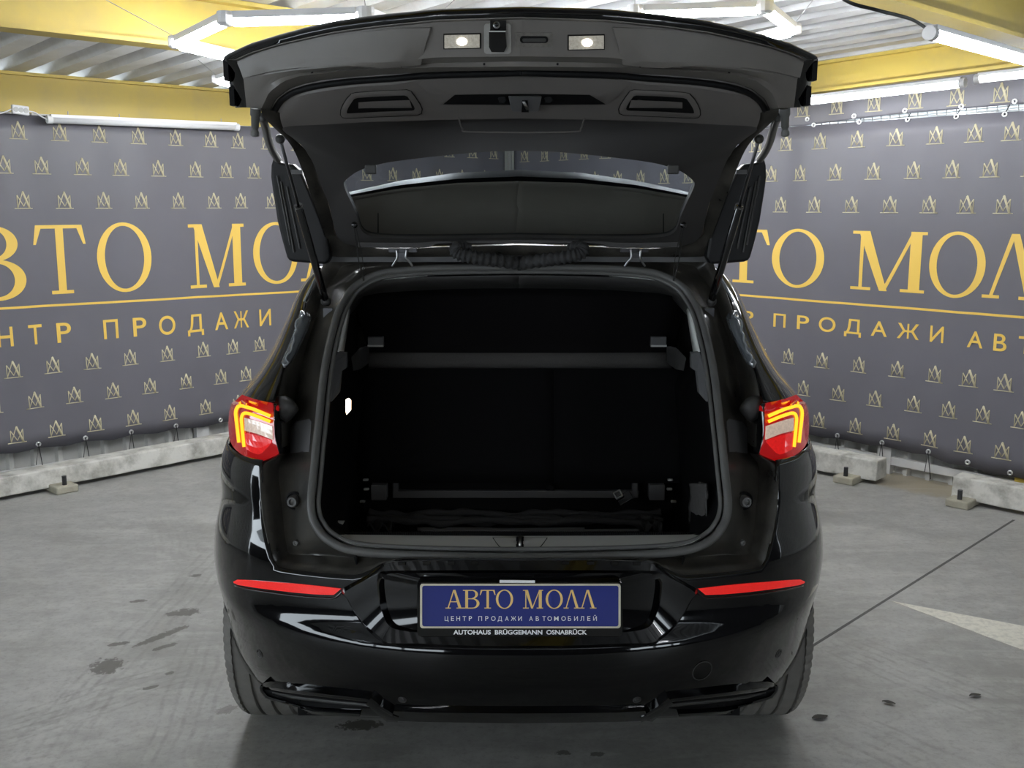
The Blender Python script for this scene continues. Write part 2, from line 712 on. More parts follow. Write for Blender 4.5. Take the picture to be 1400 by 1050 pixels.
def track(px0, py0, px1, py1, w, dens, amt):
    global c
    a, b = PZ(px0, py0, 0), PZ(px1, py1, 0)
    d = (b - a)
    ln = d.length
    d.normalize()
    n_ = Vector((-d.y, d.x, 0))
    # signed distance across and along
    ac = mth('ADD', mth('ADD', mth('MULTIPLY', sep.outputs[0], n_.x), mth('MULTIPLY', sep.outputs[1], n_.y)), -a.dot(n_))
    al = mth('ADD', mth('ADD', mth('MULTIPLY', sep.outputs[0], d.x), mth('MULTIPLY', sep.outputs[1], d.y)), -a.dot(d))
    wob = mth('MULTIPLY', mth('SUBTRACT', noise(1.6, 2), 0.5), 0.12)
    ac = mth('ADD', ac, wob)
    inside = mth('MULTIPLY', mrange(mth('ABSOLUTE', ac), w * 0.5, w * 0.5 + 0.02, 1, 0),
                 mth('MULTIPLY', mrange(al, 0, 0.15, 0, 1), mrange(al, ln - 0.2, ln, 1, 0)))
    lines = mrange(mth('SINE', mth('MULTIPLY', ac, dens)), 0.1, 1.0, 0, 0.75)
    brk = mrange(noise(14, 6, 0.7), 0.38, 0.68, 0, 1)
    f = mth('MULTIPLY', mth('MULTIPLY', inside, lines), mth('MULTIPLY', brk, amt))
    c = mixc(f, c, (0.13, 0.125, 0.118))


track(80, 1000, 318, 745, 0.22, 130, 0.7)
track(-60, 1040, 190, 985, 0.30, 110, 0.45)
track(30, 1060, 150, 900, 0.24, 150, 0.4)
track(-40, 1010, 300, 905, 0.22, 150, 0.7)
track(235, 1060, 300, 860, 0.2, 140, 0.7)
track(225, 700, 250, 770, 0.22, 160, 0.35)
track(1130, 870, 1420, 985, 0.26, 140, 0.6)
track(1130, 985, 1330, 1070, 0.3, 120, 0.65)


def splat(px, py, rx, ry, ang, seed, amt=0.8):
    """a wet mark: a ragged-edged ellipse on the concrete"""
    global c
    p = PZ(px, py, 0)
    mp = node('ShaderNodeMapping', vector_type='TEXTURE')
    mp.inputs['Location'].default_value = p
    mp.inputs['Rotation'].default_value = (0, 0, ang)
    mp.inputs['Scale'].default_value = (rx, ry, 1)
    nt.links.new(tc.outputs['Object'], mp.inputs[0])
    ln = node('ShaderNodeVectorMath', operation='LENGTH')
    nt.links.new(mp.outputs[0], ln.inputs[0])
    dd = mth('ADD', ln.outputs['Value'], mth('MULTIPLY', mth('SUBTRACT', noise(30 + seed, 6, 0.75), 0.5), 2.6))
    f = mrange(dd, 0.74, 0.82, amt, 0.0)
    c = mixc(f, c, (0.062, 0.059, 0.052))


splat(146, 911, 0.07, 0.085, 0.2, 3)
splat(222, 869, 0.16, 0.028, 0.95, 5)
splat(250, 838, 0.085, 0.05, 0.3, 7)
splat(163, 880, 0.05, 0.02, 0.4, 9)
splat(226, 884, 0.07, 0.02, 0.75, 2)
splat(188, 822, 0.04, 0.02, 0.3, 4)
splat(205, 940, 0.035, 0.016, 0.6, 6)
splat(233, 920, 0.025, 0.015, 0.6, 8)
splat(493, 991, 0.085, 0.04, 0.1, 11, 0.95)
splat(770, 1029, 0.03, 0.018, 0.1, 12)
splat(816, 1031, 0.03, 0.018, 0.1, 13)
splat(310, 970, 0.05, 0.03, 0.7, 14, 0.5)
splat(268, 787, 0.03, 0.02, 0.2, 15)
# sandy dirt by the right-hand wheel stop

p = PZ(1262, 664, 0)
c_hold = c
mp = node('ShaderNodeMapping', vector_type='TEXTURE')
mp.inputs['Location'].default_value = p
mp.inputs['Rotation'].default_value = (0, 0, -0.82)
mp.inputs['Scale'].default_value = (0.7, 0.22, 1)
nt.links.new(tc.outputs['Object'], mp.inputs[0])
ln = node('ShaderNodeVectorMath', operation='LENGTH')
nt.links.new(mp.outputs[0], ln.inputs[0])
dd = mth('ADD', ln.outputs['Value'], mth('MULTIPLY', mth('SUBTRACT', noise(9, 6, 0.7), 0.5), 1.2))
c = mixc(mrange(dd, 0.6, 1.0, 0.75, 0.0), c, (0.33, 0.28, 0.19))
c = mixc(0.06, c, (0.30, 0.28, 0.20))
nt.links.new(c, bs.inputs['Base Color'])
nt.links.new(mrange(streak, 0.3, 0.7, 0.36, 0.58), bs.inputs['Roughness'])
bp = node('ShaderNodeBump')
bp.inputs['Strength'].default_value = 0.25
bp.inputs['Distance'].default_value = 0.003
nt.links.new(fine, bp.inputs['Height'])
nt.links.new(bp.outputs[0], bs.inputs['Normal'])

mb = MB()
mb.box((0, 2.5, -0.05), (24, 19, 0.1))
mb.build('floor', M['floor'], kind='structure')

# expansion joint and painted arrow tip in the floor
M['joint'] = mat('joint_filler', (0.09, 0.09, 0.085), 0.8, noise=0.4, nscale=30)
a, b = PZ(1100, 890, 0), PZ(1386, 711, 0)
d = (b - a).normalized()
n_ = Vector((-d.y, d.x, 0)) * 0.006
mb = MB().prism([a + n_, a - n_, b - n_, b + n_], (0, 0, 0.0012))
mb.build('trim_1', M['joint'], kind='structure')
M['roadpaint'] = mat('worn_white_paint', (0.62, 0.60, 0.52), 0.6, dust=(0.40, 0.39, 0.35), nscale=35)
mb = MB().prism([PZ(1219, 822, 0), PZ(1430, 862, 0), PZ(1430, 903, 0), PZ(1400, 889.5, 0)], (0, 0, 0.0015))
mb.build('trim_9', M['roadpaint'], kind='structure')

# walls: ribbed sheet metal behind the banners
M['sheet'] = mat('pale_sheet_metal', (0.52, 0.52, 0.50), 0.5, noise=0.25, nscale=6)
M['sheetdark'] = mat('grey_backing_sheet', (0.24, 0.245, 0.25), 0.6, noise=0.25, nscale=4)
M['galv'] = mat('white_painted_steel', (0.58, 0.58, 0.57), 0.45, noise=0.15, nscale=9)
M['yellow'] = mat('yellow_painted_steel', (0.56, 0.42, 0.08), 0.45, dust=(0.45, 0.345, 0.105), nscale=3)
M['ceil'] = mat('white_corrugated_sheet', (0.62, 0.63, 0.64), 0.4, dust=(0.48, 0.48, 0.47), nscale=4)


def wall_sheet(W, a0, a1, z0, z1, name):
    """corrugated sheet from a0 to a1 along the wall"""
    pitch, dep = 0.145, 0.03
    prof = []
    k = math.floor(a0 / pitch)
    a = a0
    while a < a1:
        for fa, fd in ((0, 0), (0.70, 0), (0.78, dep), (0.92, dep)):
            prof.append((a + fa * pitch, fd))
        a += pitch
    mb = MB()
    mb.grid([[W(p, z0, q - 0.10) for p, q in prof], [W(p, z1, q - 0.10) for p, q in prof]])
    o = mb.build(name, M['sheet'], kind='structure')
    solid(o, 0.004)
    return o


# corner of the two walls
den = WL.d.x * (-WR.d.y) + WL.d.y * WR.d.x
r_ = WR.p - WL.p
tL = (r_.x * (-WR.d.y) + r_.y * WR.d.x) / den
corner = WL.p + WL.d * tL
tR = (corner - WR.p).dot(WR.d)
wall_sheet(WL, -4.0, tL + 0.35, 0.0, 2.215, 'wall_left')
wall_sheet(WR, tR - 0.3, 4.2, 0.0, 2.17, 'wall_right')

# frame below the banners: bottom rail and posts
for W, a0, a1, posts, i, zr in ((WL, -3.9, tL - 0.2, (1.42, 3.6), 2, 0.07), (WR, tR + 0.2, 4.0, (-0.98, -3.0), 3, 0.085)):
    mb = MB()
    mb.box(W((a0 + a1) / 2, zr, -0.055), (a1 - a0, 0.03, 0.05), W.axes())
    for q in posts:
        mb.box(W(q, 1.05, -0.065), (0.09, 0.06, 2.1), W.axes())
    mb.build('trim_%d' % i, M['galv'], kind='structure')

# ceiling: trapezoid sheet running parallel to the right wall, rising gently away from the left wall
dR, dL = WR.d, WL.d


def cz(p):
    return 2.455 + 0.036 * (Vector(p) - corner).dot(dR)


prof = []
a = -12.0
while a < 13:
    for f, h in ((0, 0), (0.11, 0), (0.135, 0.055), (0.215, 0.055)):
        prof.append((a + f, h))
    a += 0.24
mb = MB()
rws = []
for e_ in (-3.0, 16.0):
    row = []
    for p, h in prof:
        q = corner - dL * p + dR * e_
        row.append(Vector((q.x, q.y, cz(q) + h)))
    rws.append(row)
mb.grid(rws)
o = mb.build('ceiling', M['ceil'], kind='structure')
solid(o, 0.01, 1.0)


def ibeam(name, a, b, w, h_):
    """I-section beam hung under the ceiling from a to b (xy), width w, height h_"""
    a, b = Vector((a[0], a[1], 0)), Vector((b[0], b[1], 0))
    d = (b - a).normalized()
    s = Vector((-d.y, d.x, 0))
    t = 0.018
    h = w / 2
    zb, zt = -h_, 0.0
    out = [(-h, zb), (h, zb), (h, zb + t), (0.006, zb + t), (0.006, zt - t), (h, zt - t), (h, zt), (-h, zt), (-h, zt - t), (-0.006, zt - t), (-0.006, zb + t), (-h, zb + t)]
    mb = MB()
    mb.grid([[a + s * x + Vector((0, 0, z + cz(a))) for x, z in out], [b + s * x + Vector((0, 0, z + cz(b))) for x, z in out]], close_u=True)
    mb.f.append(tuple(range(12)))
    mb.f.append(tuple(range(12, 24)))
    return mb.build(name, M['yellow'], kind='structure')


# beam over the left banner, beams across, beam over the right banner
ibeam('trim_4', WL(-4, 0, -0.16), WL(tL + 0.3, 0, -0.16), 0.10, 0.242)
for i, (px, py, zb) in enumerate(((120, 53, 2.32), (1297, 31, 2.40))):
    q = PZ(px, py, zb)
    ibeam('trim_%d' % (5 + i), q - dL * 6.5, q + dL * (5.0 if i == 0 else 3.9), 0.12, cz(q) - zb)
q = Vector((0.6, -0.55, 0))
ibeam('trim_7', q - dL * 4, q + dL * 5.5, 0.12, 0.22)
ibeam('trim_8', WR(tR - 0.2, 0, 0.03), WR(4.2, 0, 0.03), 0.10, 0.185)

# lattice and light gap above the right banner
mb = MB()
for k in range(64):
    mb.box(WR(-2.6 + k * 0.058, 2.33, -0.06), (0.006, 0.006, 0.34), WR.axes())
for z in (2.2, 2.3, 2.4):
    mb.box(WR(-0.8, z, -0.066), (3.6, 0.006, 0.006), WR.axes())
mb.build('window_1', M['galv'], kind='structure')

# the rest of the hall, behind and beside the camera
M['hallwall'] = mat('dark_hall_wall', (0.055, 0.055, 0.06), 0.7, noise=0.3, nscale=3)
yb = -5.2


def panel(name, a, b, z0, z1, t=0.1):
    a, b = Vector(a), Vector(b)
    d = (b - a).normalized()
    s = Vector((-d.y, d.x, 0)) * t
    z0v, z1v = Vector((0, 0, z0)), Vector((0, 0, z1))
    mb = MB()
    mb.prism([a + z0v, b + z0v, b + z1v, a + z1v], s)
    return mb.build(name, M['hallwall'], kind='structure')


eL = WL(-4.0, 0, 0)
eR = WR(4.2, 0, 0)
panel('wall_side_left_low', (eL.x, eL.y, 0), (-6.4, yb, 0), 0, 0.95)
CZ = 2.75
panel('wall_side_left_high', (eL.x, eL.y, 0), (-6.4, yb, 0), 1.95, CZ)
panel('wall_side_right', (6.6, yb, 0), (eR.x, eR.y, 0), 0, CZ)
panel('wall_back_low', (-6.4, yb, 0), (6.6, yb, 0), 0, 0.9)
panel('wall_back_high', (-6.4, yb, 0), (6.6, yb, 0), 1.75, CZ)
panel('wall_back_pier', (-1.8, yb, 0), (3.4, yb, 0), 0.9, 1.75)
for i, x in enumerate((-5.2, -3.6, 4.6, 5.8)):
    panel('wall_back_post', (x, yb, 0), (x + 0.12, yb, 0), 0.9, 1.75, 0.12)

# ------------------------------------------------------------------ LED lamps
M['led_tube'] = emat('white_led_tube', (0.93, 0.96, 1.0), LED_POWER)
M['lamp_white'] = mat('white_lamp_housing', (0.75, 0.75, 0.76), 0.4)
M['cable'] = mat('black_cable', (0.015, 0.015, 0.015), 0.5)
M['wire'] = mat('steel_wire', (0.35, 0.35, 0.35), 0.4, metal=0.6)


def hexagon(A, B, C, name_label, wires):
    """A, B, C: three neighbouring corners; the other three follow by point symmetry"""
    O = A + (C - B)
    V = [A, B, C, 2 * O - A, 2 * O - B, 2 * O - C]
    t = thing('hexagon_lamp', name_label, 'ceiling lamp', O, 'hexagonal LED lamps')
    for i in range(6):
        a, b = V[i], V[(i + 1) % 6]
        d = (b - a).normalized()
        s = d.cross(Vector((0, 0, 1))).normalized()
        up = Vector((0, 0, 1))
        a2, b2 = a + d * 0.03, b - d * 0.03
        c_ = (a2 + b2) / 2
        L = (b2 - a2).length
        MB().box(c_ + up * 0.020, (L, 0.034, 0.022), (d, s, up)).build('housing', M['lamp_white'], t)
        MB().tube([a2, b2], 0.0155, 10).build('led_tube', M['led_tube'], t, smooth=True)
        o = MB().lathe([(0.0, 0.032), (0.028, 0.032), (0.03, 0.02), (0.03, -0.004), (0.02, -0.012), (0.0, -0.012)], a, (0, 0, 1), 12).build('connector', M['lamp_white'], t)
    for k, (i, e) in enumerate(wires):
        e = Vector((e[0], e[1], min(e[2], cz((e[0], e[1], 0)) - 0.004)))
        MB().tube([V[i] + Vector((0, 0, 0.03)), e], 0.0016, 5).build('suspension_wire', M['wire'], t)
    return V


HZ = 2.35
A, B, C = PZ(241, 62, 2.27), PZ(309, 30, 2.27), PZ(500, 24, 2.27)
hexagon(A, B, C, 'bright hexagonal LED lamp hanging above the left corner of the raised tailgate', [(0, Vector((-1.72, 3.75, 2.55))), (2, Vector((-0.52, 3.62, 2.58))), (3, Vector((-0.2, 4.5, 2.58)))])
C2, B2, A2 = PZ(868, 20, HZ), PZ(1046, 14, HZ), PZ(1085, 44, HZ)
hexagon(C2, B2, A2, 'bright hexagonal LED lamp hanging above the right half of the raised tailgate', [(2, Vector((1.25, 4.0, 2.6))), (0, Vector((0.4, 3.6, 2.58)))])
A3 = PZ(297, 112, 2.33)
hexagon(A3, A3 + (B - A) * 0.95, A3 + (B - A) * 0.95 + (C - B), 'hexagonal LED lamp mostly hidden behind the raised tailgate, one corner showing at its left edge', [(0, PZ(271, 78, HZ + 0.15))])
# unseen lamps added for brightness, behind the tailgate and the camera
for (x, y, lab) in ((-0.15, 6.5, 'hidden above the front of the car behind the raised tailgate'), (-2.6, -2.2, 'behind the photographer on the left'), (2.9, -2.3, 'behind the photographer on the right')):
    Ah = Vector((x, y, min(2.40, cz((x, y, 0)) - 0.14)))
    hexagon(Ah, Ah + (B - A) * 0.95, Ah + (B - A) * 0.95 + (C - B), 'added hexagonal LED fill lamp ' + lab, [])


M['batten_tube'] = emat('white_batten_tube', (0.93, 0.96, 1.0), 11.0)


def led_batten(a, b, label, lit=True, r=0.02, hooks=()):
    a, b = Vector(a), Vector(b)
    d = (b - a).normalized()
    t = thing('led_batten', label, 'tube lamp', (a + b) / 2, 'straight LED battens')
    s = d.cross(Vector((0, 0, 1))).normalized()
    MB().box((a + b) / 2 + Vector((0, 0, r * 0.9)), ((b - a).length - 0.04, r * 1.7, r * 0.8), (d, s, Vector((0, 0, 1)))).build('housing', M['lamp_white'], t)
    MB().tube([a + d * 0.025, b - d * 0.025], r, 12).build('led_tube', M['batten_tube'] if lit else M['lamp_white'], t, smooth=True)
    for p, q in ((a, d), (b, -d)):
        MB().tube([p, p + q * 0.03], r * 1.12, 12).build('end_cap', M['lamp_white'], t, smooth=True, angle=40)
    for f in hooks:
        p = a.lerp(b, f)
        MB().tube([p, p + Vector((0, 0, 0.05))], 0.003, 5).build('hook', M['wire'], t)
    return t


def wp(W, px, py, off):
    a_, z_ = W.inv(px, py, off)
    return W(a_, z_, off)


led_batten(wp(WL, 64, 163, 0.065), wp(WL, 326, 174, 0.065), 'unlit white LED batten under the yellow beam above the left banner', False, 0.022, (0.1, 0.35, 0.9))
led_batten(wp(WR, 1104, 138, 0.32), wp(WR, 1320, 113, 0.32), 'long lit LED batten under the yellow beam above the right banner', True, 0.024)
led_batten(wp(WR, 1333, 108, 0.32), wp(WR, 1450, 95, 0.32), 'lit LED batten cut by the right edge, shorter of the two above the right banner', True, 0.022)
led_batten(PZ(1270, 45, 2.25), PZ(1440, 92, 2.25), 'lit LED batten under the cross beam in the top right corner', True, 0.022)
# power strip, its lead, the feed cable of the right-hand batten
t = thing('power_strip', 'small white power strip fixed under the yellow beam at the far left', 'power strip', wp(WL, 28, 150, 0.065))
a_, b_ = wp(WL, 16, 149, 0.065), wp(WL, 39, 152, 0.065)
dd_ = (b_ - a_)
bevel(MB().box((a_ + b_) / 2, (dd_.length, 0.03, 0.05), (dd_.normalized(), WL.n, Vector((0, 0, 1)))).build('body', M['lamp_white'], t), 0.004)
for f in (0.2, 0.5, 0.8):
    MB().lathe([(0.0, 0.018), (0.014, 0.018), (0.016, 0.0)], a_.lerp(b_, f), WL.n, 12).build('socket', M['sheet'], t)
MB().tube(crom([wp(WL, 39, 152, 0.065), wp(WL, 48, 154, 0.065), wp(WL, 56, 159, 0.065), wp(WL, 64, 163, 0.065)], 5), 0.004, 6).build('lead', M['lamp_white'], t, smooth=True)
MB().tube(crom([wp(WL, -30, 157, 0.065), wp(WL, 0, 155, 0.065), wp(WL, 16, 149, 0.065)], 4), 0.004, 6).build('lead', M['lamp_white'], t, smooth=True)
cb = MB().tube(crom([PZ(1120, -40, 2.30), PZ(1155, 0, 2.31), PZ(1200, 14, 2.29), PZ(1245, 26, 2.29), PZ(1268, 40, 2.27)], 6), 0.006, 6).build('feed_cable', M['cable'], smooth=True)
cb['label'] = 'black feed cable strung along the ceiling to the top right LED batten'
cb['category'] = 'cable'

# ------------------------------------------------------------------ banners
M['banner'] = mat('grey_banner_vinyl', (0.132, 0.129, 0.147), 0.42, noise=0.10, nscale=2.5, spec=0.35)
M['bgold'] = mat('printed_gold', (0.78, 0.52, 0.10), 0.45)
M['bpale'] = mat('printed_pale_gold', (0.50, 0.45, 0.30), 0.5)
M['eyelet'] = mat('steel_eyelet', (0.75, 0.75, 0.75), 0.3, metal=0.8)


def fold(a, z, seed):
    return (0.0065 * math.sin(a * 6.1 + seed) + 0.004 * math.sin(a * 13.7 + seed * 2.3 + z * 0.4) + 0.0025 * math.sin(a * 24.0 + seed * 0.7)
            + 0.006 * math.sin(z * 2.2 + seed * 1.3 + a * 0.5))


def sheet_quads(W, quads, seed, lift, step=0.03):
    """print: polygons in wall coordinates laid on the banner, cut along the same columns as the sheet"""
    bm = bmesh.new()
    for q in quads:
        try:
            bm.faces.new([bm.verts.new((x, z, 0)) for x, z in q])
        except ValueError:
            pass
    bmesh.ops.triangulate(bm, faces=bm.faces[:])
    xs = [v.co.x for v in bm.verts]
    zs = [v.co.y for v in bm.verts]
    k = math.floor(min(xs) / step) + 1
    while k * step < max(xs):
        g = bm.verts[:] + bm.edges[:] + bm.faces[:]
        bmesh.ops.bisect_plane(bm, geom=g, plane_co=(k * step, 0, 0), plane_no=(1, 0, 0))
        k += 1
    k = math.floor(min(zs) / 0.1) + 1
    while k * 0.1 < max(zs):
        g = bm.verts[:] + bm.edges[:] + bm.faces[:]
        bmesh.ops.bisect_plane(bm, geom=g, plane_co=(0, k * 0.1, 0), plane_no=(0, 1, 0))
        k += 1
    bm.verts.index_update()
    vs = [W(v.co.x, v.co.y, fold(v.co.x, v.co.y, seed) + lift) for v in bm.verts]
    fs = [tuple(v.index for v in f.verts) for f in bm.faces]
    bm.free()
    mb = MB()
    mb.v, mb.f = vs, fs
    return mb


def banner(W, a0, a1, top, bot, seed, label, head, rows, tag, uline, eyes, extra=()):
    t = thing('banner', label, 'banner', W((a0 + a1) / 2, 1.2, 0), 'printed banners')
    step = 0.03
    n = int((a1 - a0) / step) + 1
    k0 = math.floor(a0 / step)
    cols = [(k0 + i) * step for i in range(n + 1)]
    rws = []
    for j in range(21):
        f = j / 20
        row = []
        for a in cols:
            z1, z0 = interp(top, a), interp(bot, a)
            z = z0 + (z1 - z0) * f
            row.append(W(a, z, fold(a, z, seed)))
        rws.append(row)
    smb = MB().grid(rws)
    lq = []
    for zb, xs, sz in rows:
        for x in xs:
            for q in LOGO:
                lq.append([(x + u * sz[0], zb + v * sz[1]) for u, v in q])
    lmb = sheet_quads(W, lq, seed, 0.003)
    nsheet = len(smb.f)
    smb.add(lmb.v, lmb.f)
    o = smb.build('sheet', M['banner'], t, smooth=True)      # the monogram pattern is print on the sheet
    o.data.materials.append(M['bpale'])
    for i_, p_ in enumerate(o.data.polygons):
        if i_ >= nsheet:
            p_.material_index = 1
    solid(o, 0.0012, -1.0)
    for ch, x0, x1, z0, z1 in head:
        hq = [[(x0 + (x1 - x0) * x, z0 + (z1 - z0) * y) for x, y in q] for q in serif(ch)]
        sheet_quads(W, hq, seed, 0.0035).build('headline_letter', M['bgold'], t)
    if uline:
        x0, x1, z0, z1 = uline
        sheet_quads(W, [[(x0, z0 - 0.007), (x1, z1 - 0.007), (x1, z1 + 0.007), (x0, z0 + 0.007)]], seed, 0.0035).build('underline', M['bgold'], t)
    for ch, x0, x1, z0, z1 in tag or []:
        vs, fs = fit_text(ch, x0, x1, z0, z1, 0.008)
        sheet_quads(W, [[vs[i] for i in f] for f in fs], seed, 0.0035).build('tagline_letter', M['bgold'], t)
    for (px, py, tie) in eyes:
        a_, z_ = W.inv(px, py)
        off = fold(a_, z_, seed)
        e = MB().lathe([(0.016, 0.0), (0.016, 0.005), (0.012, 0.007), (0.006, 0.005), (0.006, 0.0)], W(a_, z_, off + 0.001), W.n, 14, closed=True).build('eyelet', M['eyelet'], t, smooth=True)
        if tie:
            b = W(a_, z_, off + 0.008)
            if tie > 0:
                p1, p2 = W(a_ - 0.018, z_ - 0.13, -0.01), W(a_ + 0.022, z_ - 0.17, -0.01)
            else:
                p1, p2 = W(a_ + 0.03, z_ + 0.11, -0.05), W(a_ + 0.035, z_ + 0.12, -0.05)
            MB().tube([p1, b, p2], 0.003, 5).build('tie_cord', M['cable'], e)
    return t


def extend(xs, step, lo, hi):
    """carry a measured row on at its own spacing to the hidden ends of the banner"""
    xs = list(xs)
    while xs[0] - step > lo:
        xs.insert(0, xs[0] - step)
    while xs[-1] + step < hi:
        xs.append(xs[-1] + step)
    return xs


LS = (0.095, 0.105)
la, lb = -1.5, tL - 0.07
rowsL = [
    (2.055, extend((0.353, 0.588, 0.822, 1.064, 1.317, 1.562, 1.763, 1.982), 0.236, la + 0.1, lb), LS),
    (1.858, extend((0.255, 0.471, 0.707, 0.942, 1.186, 1.448, 1.666, 1.873), 0.236, la + 0.1, lb), LS),
    (1.656, extend((0.351, 0.588, 0.823, 1.061, 1.314, 1.565, 1.764, 2.0), 0.236, la + 0.1, lb), LS),
    (0.663, extend((0.214, 0.45, 0.686, 0.929, 1.178, 1.442, 1.659, 1.865), 0.236, la + 0.1, lb), LS),
    (0.463, extend((0.324, 0.563, 0.802, 1.046, 1.302, 1.558, 1.75), 0.236, la + 0.1, lb), LS),
    (0.268, extend((0.203, 0.438, 0.677, 0.922, 1.17, 1.436), 0.24, la + 0.1, lb), LS)]
headL = [('A', -0.52, -0.10, 1.15, 1.56), ('B', -0.06, 0.335, 1.125, 1.56), ('T', 0.391, 0.698, 1.145, 1.56), ('O', 0.76, 1.108, 1.14, 1.565),
         ('M', 1.375, 1.779, 1.13, 1.553), ('O', 1.842, 2.20, 1.135, 1.555), ('L', 2.22, 2.60, 1.135, 1.55), ('L', 2.58, 2.96, 1.135, 1.55)]
tagL = [('Ц', -0.20, -0.09, 0.83, 0.97), ('Е', 0.0, 0.08, 0.855, 0.97), ('Н', 0.145, 0.231, 0.853, 0.97), ('Т', 0.321, 0.403, 0.851, 0.97), ('Р', 0.489, 0.574, 0.847, 0.968),
        ('П', 0.77, 0.865, 0.845, 0.967), ('Р', 0.963, 1.048, 0.844, 0.965), ('О', 1.133, 1.248, 0.838, 0.963), ('Д', 1.336, 1.456, 0.812, 0.957),
        ('А', 1.535, 1.63, 0.838, 0.957), ('Ж', 1.675, 1.79, 0.838, 0.957), ('И', 1.872, 1.963, 0.838, 0.956),
        ('А', 2.16, 2.25, 0.838, 0.955), ('В', 2.31, 2.38, 0.838, 0.955), ('Т', 2.44, 2.52, 0.838, 0.955), ('О', 2.58, 2.68, 0.838, 0.955)]
topL = [(la, 2.195), (0.26, 2.197), (1.85, 2.204), (lb + 0.1, 2.204)]
botL = [(la, 0.22), (0.10, 0.219)]
for px, py in ((52, 607), (117, 598.5), (179, 590), (240, 581), (302, 574)):
    a_, z_ = WL.inv(px, py)
    botL += [(a_ - 0.13, z_ - 0.035), (a_, z_ - 0.022)]
botL += [(lb + 0.1, 0.20)]
botL.sort()
eyesL = [(52, 607, 1), (117, 599, 1), (179, 590.5, 1), (240, 582, 1), (302, 574.5, 0)]
banner(WL, la, lb, topL, botL, 1.7, 'dark grey advertising banner with gold lettering on the wall to the left of the car', headL, rowsL, tagL, (la + 0.6, 3.0, 1.089, 1.058), eyesL)

RS = (0.10, 0.105)
ra, rb = tR + 0.07, 0.55
rowsR = [
    (2.029, extend((-1.776, -1.519, -1.269, -1.017, -0.772, -0.542, -0.339), 0.225, ra + 0.1, rb - 0.1), RS),
    (1.832, extend((-1.652, -1.399, -1.145, -0.895, -0.657, -0.44), 0.225, ra + 0.1, rb - 0.1), RS),
    (1.630, extend((-1.793, -1.534, -1.279, -1.027, -0.782, -0.554, -0.35), 0.225, ra + 0.1, rb - 0.1), RS),
    (0.627, extend((-1.682, -1.424, -1.169, -0.915, -0.674, -0.466, -0.265), 0.22, ra + 0.1, rb - 0.1), RS),
    (0.425, extend((-1.554, -1.301, -1.046, -0.797, -0.572, -0.372, -0.156), 0.22, ra + 0.1, rb - 0.1), RS),
    (0.229, extend((-1.426, -1.171, -0.918, -0.677, -0.469), 0.22, ra + 0.1, rb - 0.1), RS)]
headR = [('A', -3.15, -2.72, 1.15, 1.515), ('B', -2.68, -2.32, 1.15, 1.515), ('T', -2.27, -1.86, 1.15, 1.515), ('O', -1.841, -1.443, 1.145, 1.52),
         ('M', -1.256, -0.776, 1.155, 1.52), ('O', -0.755, -0.421, 1.148, 1.522), ('L', -0.43, -0.10, 1.155, 1.52), ('L', -0.14, 0.18, 1.155, 1.52)]
tagR = [('Е', -2.95, -2.85, 0.865, 0.957), ('Н', -2.75, -2.65, 0.865, 0.957), ('Т', -2.54, -2.45, 0.865, 0.957), ('Р', -2.06, -1.97, 0.865, 0.957), ('П', -1.812, -1.716, 0.866, 0.957), ('Р', -1.622, -1.531, 0.868, 0.96), ('О', -1.459, -1.341, 0.868, 0.964),
        ('Д', -1.282, -1.164, 0.851, 0.965), ('А', -1.096, -0.994, 0.872, 0.966), ('Ж', -0.93, -0.789, 0.872, 0.967), ('И', -0.72, -0.633, 0.870, 0.968),
        ('А', -0.492, -0.403, 0.861, 0.957), ('В', -0.341, -0.268, 0.856, 0.955), ('Т', -0.205, -0.125, 0.855, 0.953), ('О', -0.07, 0.03, 0.853, 0.95)]
topR = [(ra, 2.18), (-1.57, 2.181), (-0.65, 2.188), (rb + 0.1, 2.184)]
botR = [(ra, 0.2), (-2.0, 0.19)]
eyR = ((1144.6, 595.5), (1205, 605.6), (1269, 617.6), (1323, 632), (1381, 646.5))
for px, py in eyR:
    a_, z_ = WR.inv(px, py)
    botR += [(a_ - 0.1, z_ - 0.03), (a_, z_ - 0.02)]
botR += [(rb + 0.1, 0.13)]
botR.sort()
eyesR = [(eyR[0][0], eyR[0][1], 1), (eyR[1][0], eyR[1][1], 1), (eyR[2][0], eyR[2][1], 1), (eyR[3][0], eyR[3][1], 0), (eyR[4][0], eyR[4][1], 0)]
eyesR += [(1114, 171, 0), (1175, 167, -1), (1240, 163.5, -1), (1308, 159.5, -1), (1374, 156.5, -1)]
banner(WR, ra, rb, topR, botR, 4.1, 'dark grey advertising banner with gold lettering on the wall to the right of the car', headR, rowsR, tagR, (ra + 0.4, 0.5, 1.066, 1.058), eyesR)

# narrow strip of the same print above the right banner (further back, against the lattice)
topS = [(-2.6, 2.43), (-1.4, 2.44), (-0.4, 2.47), (0.6, 2.47)]
botS = []
for px, py in ((1100, 172), (1170, 163), (1238, 155), (1313, 149), (1389, 143)):
    a_, z_ = WR.inv(px, py)
    botS.append((a_, z_))
botS = [(-2.6, 2.185)] + botS + [(0.6, 2.23)]
rowS = [(2.238, extend((-1.66, -1.415, -1.164, -0.909, -0.663, -0.413, -0.17), 0.25, -2.5, 0.5), (0.10, 0.112))]
eyesS = [(1104, 163, 0), (1170, 159, 0), (1238, 151.5, 0), (1314, 145.5, 0), (1389, 139, 0)]
banner(WR, -2.6, 0.55, topS, botS, 2.6, 'narrow dark strip banner of gold monograms just above the right-hand banner', [], rowS, [], None, eyesS)

